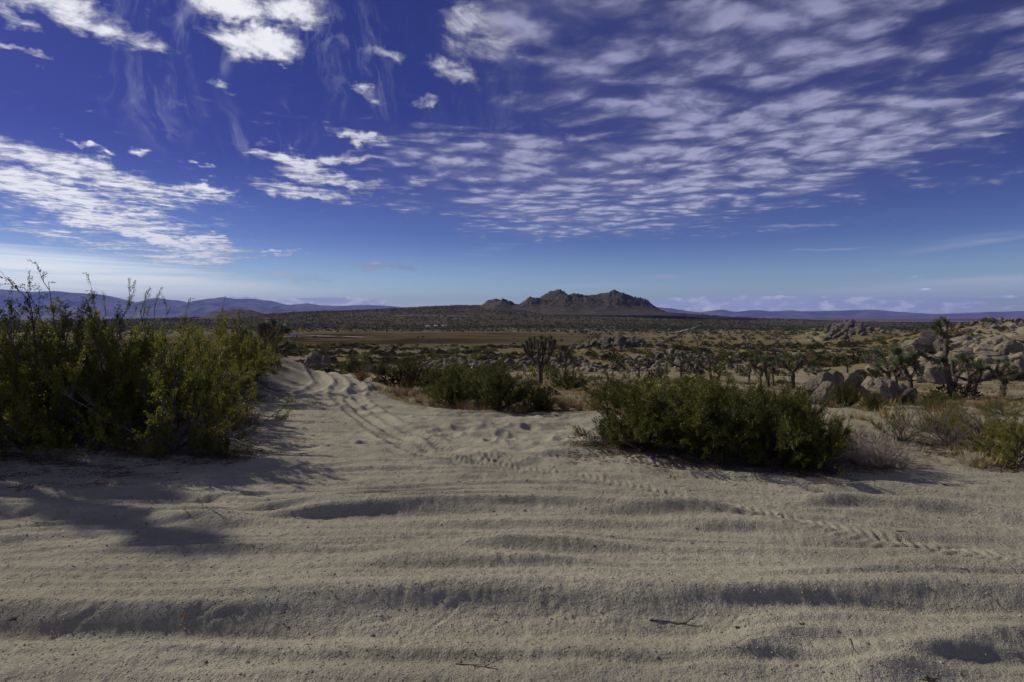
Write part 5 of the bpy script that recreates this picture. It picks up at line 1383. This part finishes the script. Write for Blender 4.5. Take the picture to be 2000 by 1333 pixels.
debris(1500, 938, .04, 'brown scrap of brush on the sand before the thicket', 9, M_RUST)
debris(1190, 880, .07, 'brown litter of twigs at the left foot of the thicket', 10, M_RUST)
# purple bottle cap
def cap():
    bm = bmesh.new(); n = 24; rings = [(.019, 0), (.0195, .004), (.0185, .010), (.016, .0118), (.0, .0122)]
    vs = []
    for r, z in rings[:-1]: vs.append([bm.verts.new((math.cos(i / n * 6.2832) * (r + (.0006 if i % 2 else 0)), math.sin(i / n * 6.2832) * (r + (.0006 if i % 2 else 0)), z)) for i in range(n)])
    top = bm.verts.new((0, 0, rings[-1][1]))
    for a, b in zip(vs[:-1], vs[1:]):
        for i in range(n): bm.faces.new((a[i], a[(i + 1) % n], b[(i + 1) % n], b[i]))
    for i in range(n): bm.faces.new((vs[-1][i], vs[-1][(i + 1) % n], top))
    me = bpy.data.meshes.new('bottle_cap'); bm.to_mesh(me); bm.free()
    m, t, b = mat_new('purple_plastic'); b.inputs['Base Color'].default_value = (.16, .09, .42, 1); b.inputs['Roughness'].default_value = .3
    me.materials.append(m); x, y, z = near_pt(1272, 895)
    o = put('bottle_cap', me, None, (x, y, z + .002), None, 'small purple bottle cap lying on the sand before the thicket', 'bottle cap'); o.rotation_euler = (.35, .1, 0); o.scale = (1.3, 1.3, 1.3)
cap()
# bird far off over the left bushes
def bird():
    d = 60; x, _, zz = ray(103, 552)
    bm = bmesh.new(); bmesh.ops.create_icosphere(bm, subdivisions=3, radius=1)
    for v in bm.verts:
        p = v.co; k = 1 - .45 * max(p.x, 0) ** 2; v.co = Vector((p.x * .20, p.y * .05 * k, p.z * .045 * k))
    m, t, b = mat_new('dark_feathers')
    t.l.new(t.mix(t.noise(t.n.new('ShaderNodeTexCoord').outputs['Object'], 30), (.012, .012, .014), (.035, .032, .03)), b.inputs['Base Color']); b.inputs['Roughness'].default_value = .7
    body = bpy.data.meshes.new('body'); bm.to_mesh(body); bm.free(); body.materials.append(m)
    o = put('bird', None, None, (x * d, d, EYE + zz * d), None, 'small dark bird gliding in the sky above the left bushes', 'bird')
    o.rotation_euler = (0, R(9), R(12)); o.scale = (1.15, 1.15, 1.15); put('body', body, o)
    def wing(s):
        P = []; F_ = []
        for i, (yy, c0, c1, z) in enumerate([(.02, .10, -.06, .0), (.18, .11, -.07, .02), (.34, .08, -.07, .015), (.48, .03, -.09, -.01), (.56, -.05, -.10, -.03)]):
            P += [(c0, s * yy, z + .008), (c1, s * yy, z), (c0, s * yy, z - .006)]
        for i in range(4):
            a = i * 3; F_ += [(a, a + 3, a + 4, a + 1), (a + 2, a + 1, a + 4, a + 5), (a, a + 2, a + 5, a + 3)]
        return mesh_np('wing', P, [np.array(F_)], m)
    put('wing', wing(1), o); put('wing', wing(-1), o)
    put('tail', mesh_np('tail', [(-.15, -.02, .01), (-.15, .02, .01), (-.34, .06, .0), (-.34, -.06, .0), (-.15, 0, -.01)], [np.array([(0, 1, 2, 3)]), np.array([(0, 3, 4), (1, 4, 2), (3, 2, 4)])], m), o)
bird()
# camper van and car parked on the far dirt road; low white sheds farther on
def box_part(name, parent, parts, mat):
    bm = bmesh.new()
    for (cx, cy, cz, sx, sy, sz) in parts:
        g = bmesh.ops.create_cube(bm, size=1.0, matrix=Matrix.Translation((cx, cy, cz)) @ Matrix.Diagonal((sx, sy, sz, 1)))
    bmesh.ops.bevel(bm, geom=bm.edges[:], offset=.06, segments=1, affect='EDGES')
    me = bpy.data.meshes.new(name); bm.to_mesh(me); bm.free(); me.materials.append(mat); return put(name, me, parent)
def flatmat(name, c, r=.5):
    m, t, b = mat_new(name); pos = t.n.new('ShaderNodeTexCoord').outputs['Object']
    t.l.new(t.mix(t.noise(pos, 1.2, 4), tuple(v * .8 for v in c), c), b.inputs['Base Color']); b.inputs['Roughness'].default_value = r; return m
MW = flatmat('white_paint', (.62, .64, .68)); MGL = flatmat('dark_glass', (.02, .025, .04), .1); MTY = flatmat('tyre_rubber', (.02, .02, .02), .9); MBL = flatmat('blue_paint', (.10, .12, .22)); MRF = flatmat('shed_roof', (.5, .5, .53))
def wheels(o, xs, yw):
    for wx in xs:
        for s in (-1, 1):
            bm = bmesh.new(); bmesh.ops.create_cone(bm, cap_ends=True, segments=16, radius1=.38, radius2=.38, depth=.25, matrix=Matrix.Translation((wx, s * yw, .38)) @ Matrix.Rotation(R(90), 4, 'X'))
            me = bpy.data.meshes.new('wheel'); bm.to_mesh(me); bm.free(); me.materials.append(MTY); put('wheel', me, o)
x, y, z = hit(575, 659)
o = put('camper_van', None, None, (x, y, z + .3), None, 'white and blue camper van parked on the far dirt road, left of the parked car', 'camper van'); o.scale = (.8, .8, .8)
box_part('body', o, [(-.5, 0, 1.9, 5.2, 2.2, 2.4), (-.2, 0, 3.15, 4.0, 2.0, .3)], MW); box_part('cab', o, [(2.9, 0, 1.2, 1.7, 2.0, 1.1)], MBL)
box_part('windscreen', o, [(2.35, 0, 2.0, .7, 1.8, .7)], MGL); box_part('window', o, [(-.6, -1.11, 2.2, 1.4, .06, .6)], MGL); wheels(o, (-2.0, 2.6), .95)
x, y, z = hit(616, 660)
o = put('parked_car', None, None, (x, y, z + .3), None, 'low dark and silver car parked on the far dirt road, right of the camper van', 'car'); o.scale = (.95, .95, .95)
box_part('body', o, [(0, 0, .75, 4.6, 1.8, .6)], MBL); box_part('roof', o, [(-.2, 0, 1.45, 2.1, 1.5, .12)], MW); box_part('windows', o, [(-.2, 0, 1.2, 2.5, 1.6, .4)], MGL); wheels(o, (-1.4, 1.4), .8)
for k, (px, py, L) in enumerate([(836, 640, 8), (851, 639.2, 6), (868, 638, 10)]):
    x, y, z = hit(px, py)
    lab = ['left one of the three low white sheds on the far slope', 'small middle one of the three low white sheds on the far slope', 'right and longest one of the three low white sheds on the far slope'][k]
    o = put('shed', None, None, (x, y, z), None, lab, 'shed', 'white sheds on the far slope')
    box_part('wall', o, [(0, 0, 1.1, L, 5, 2.4)], MW); box_part('door', o, [(L * .2, -2.53, 1.0, 1.6, .08, 2.0)], MGL)
    V = [(-L / 2 - .3, -2.9, 2.3), (L / 2 + .3, -2.9, 2.3), (L / 2 + .3, 0, 3.4), (-L / 2 - .3, 0, 3.4), (-L / 2 - .3, 2.9, 2.3), (L / 2 + .3, 2.9, 2.3)]
    put('roof', mesh_np('roof', V, [np.array([(0, 1, 2, 3), (3, 2, 5, 4)]), np.array([(0, 3, 4), (1, 5, 2)])], MRF), o)
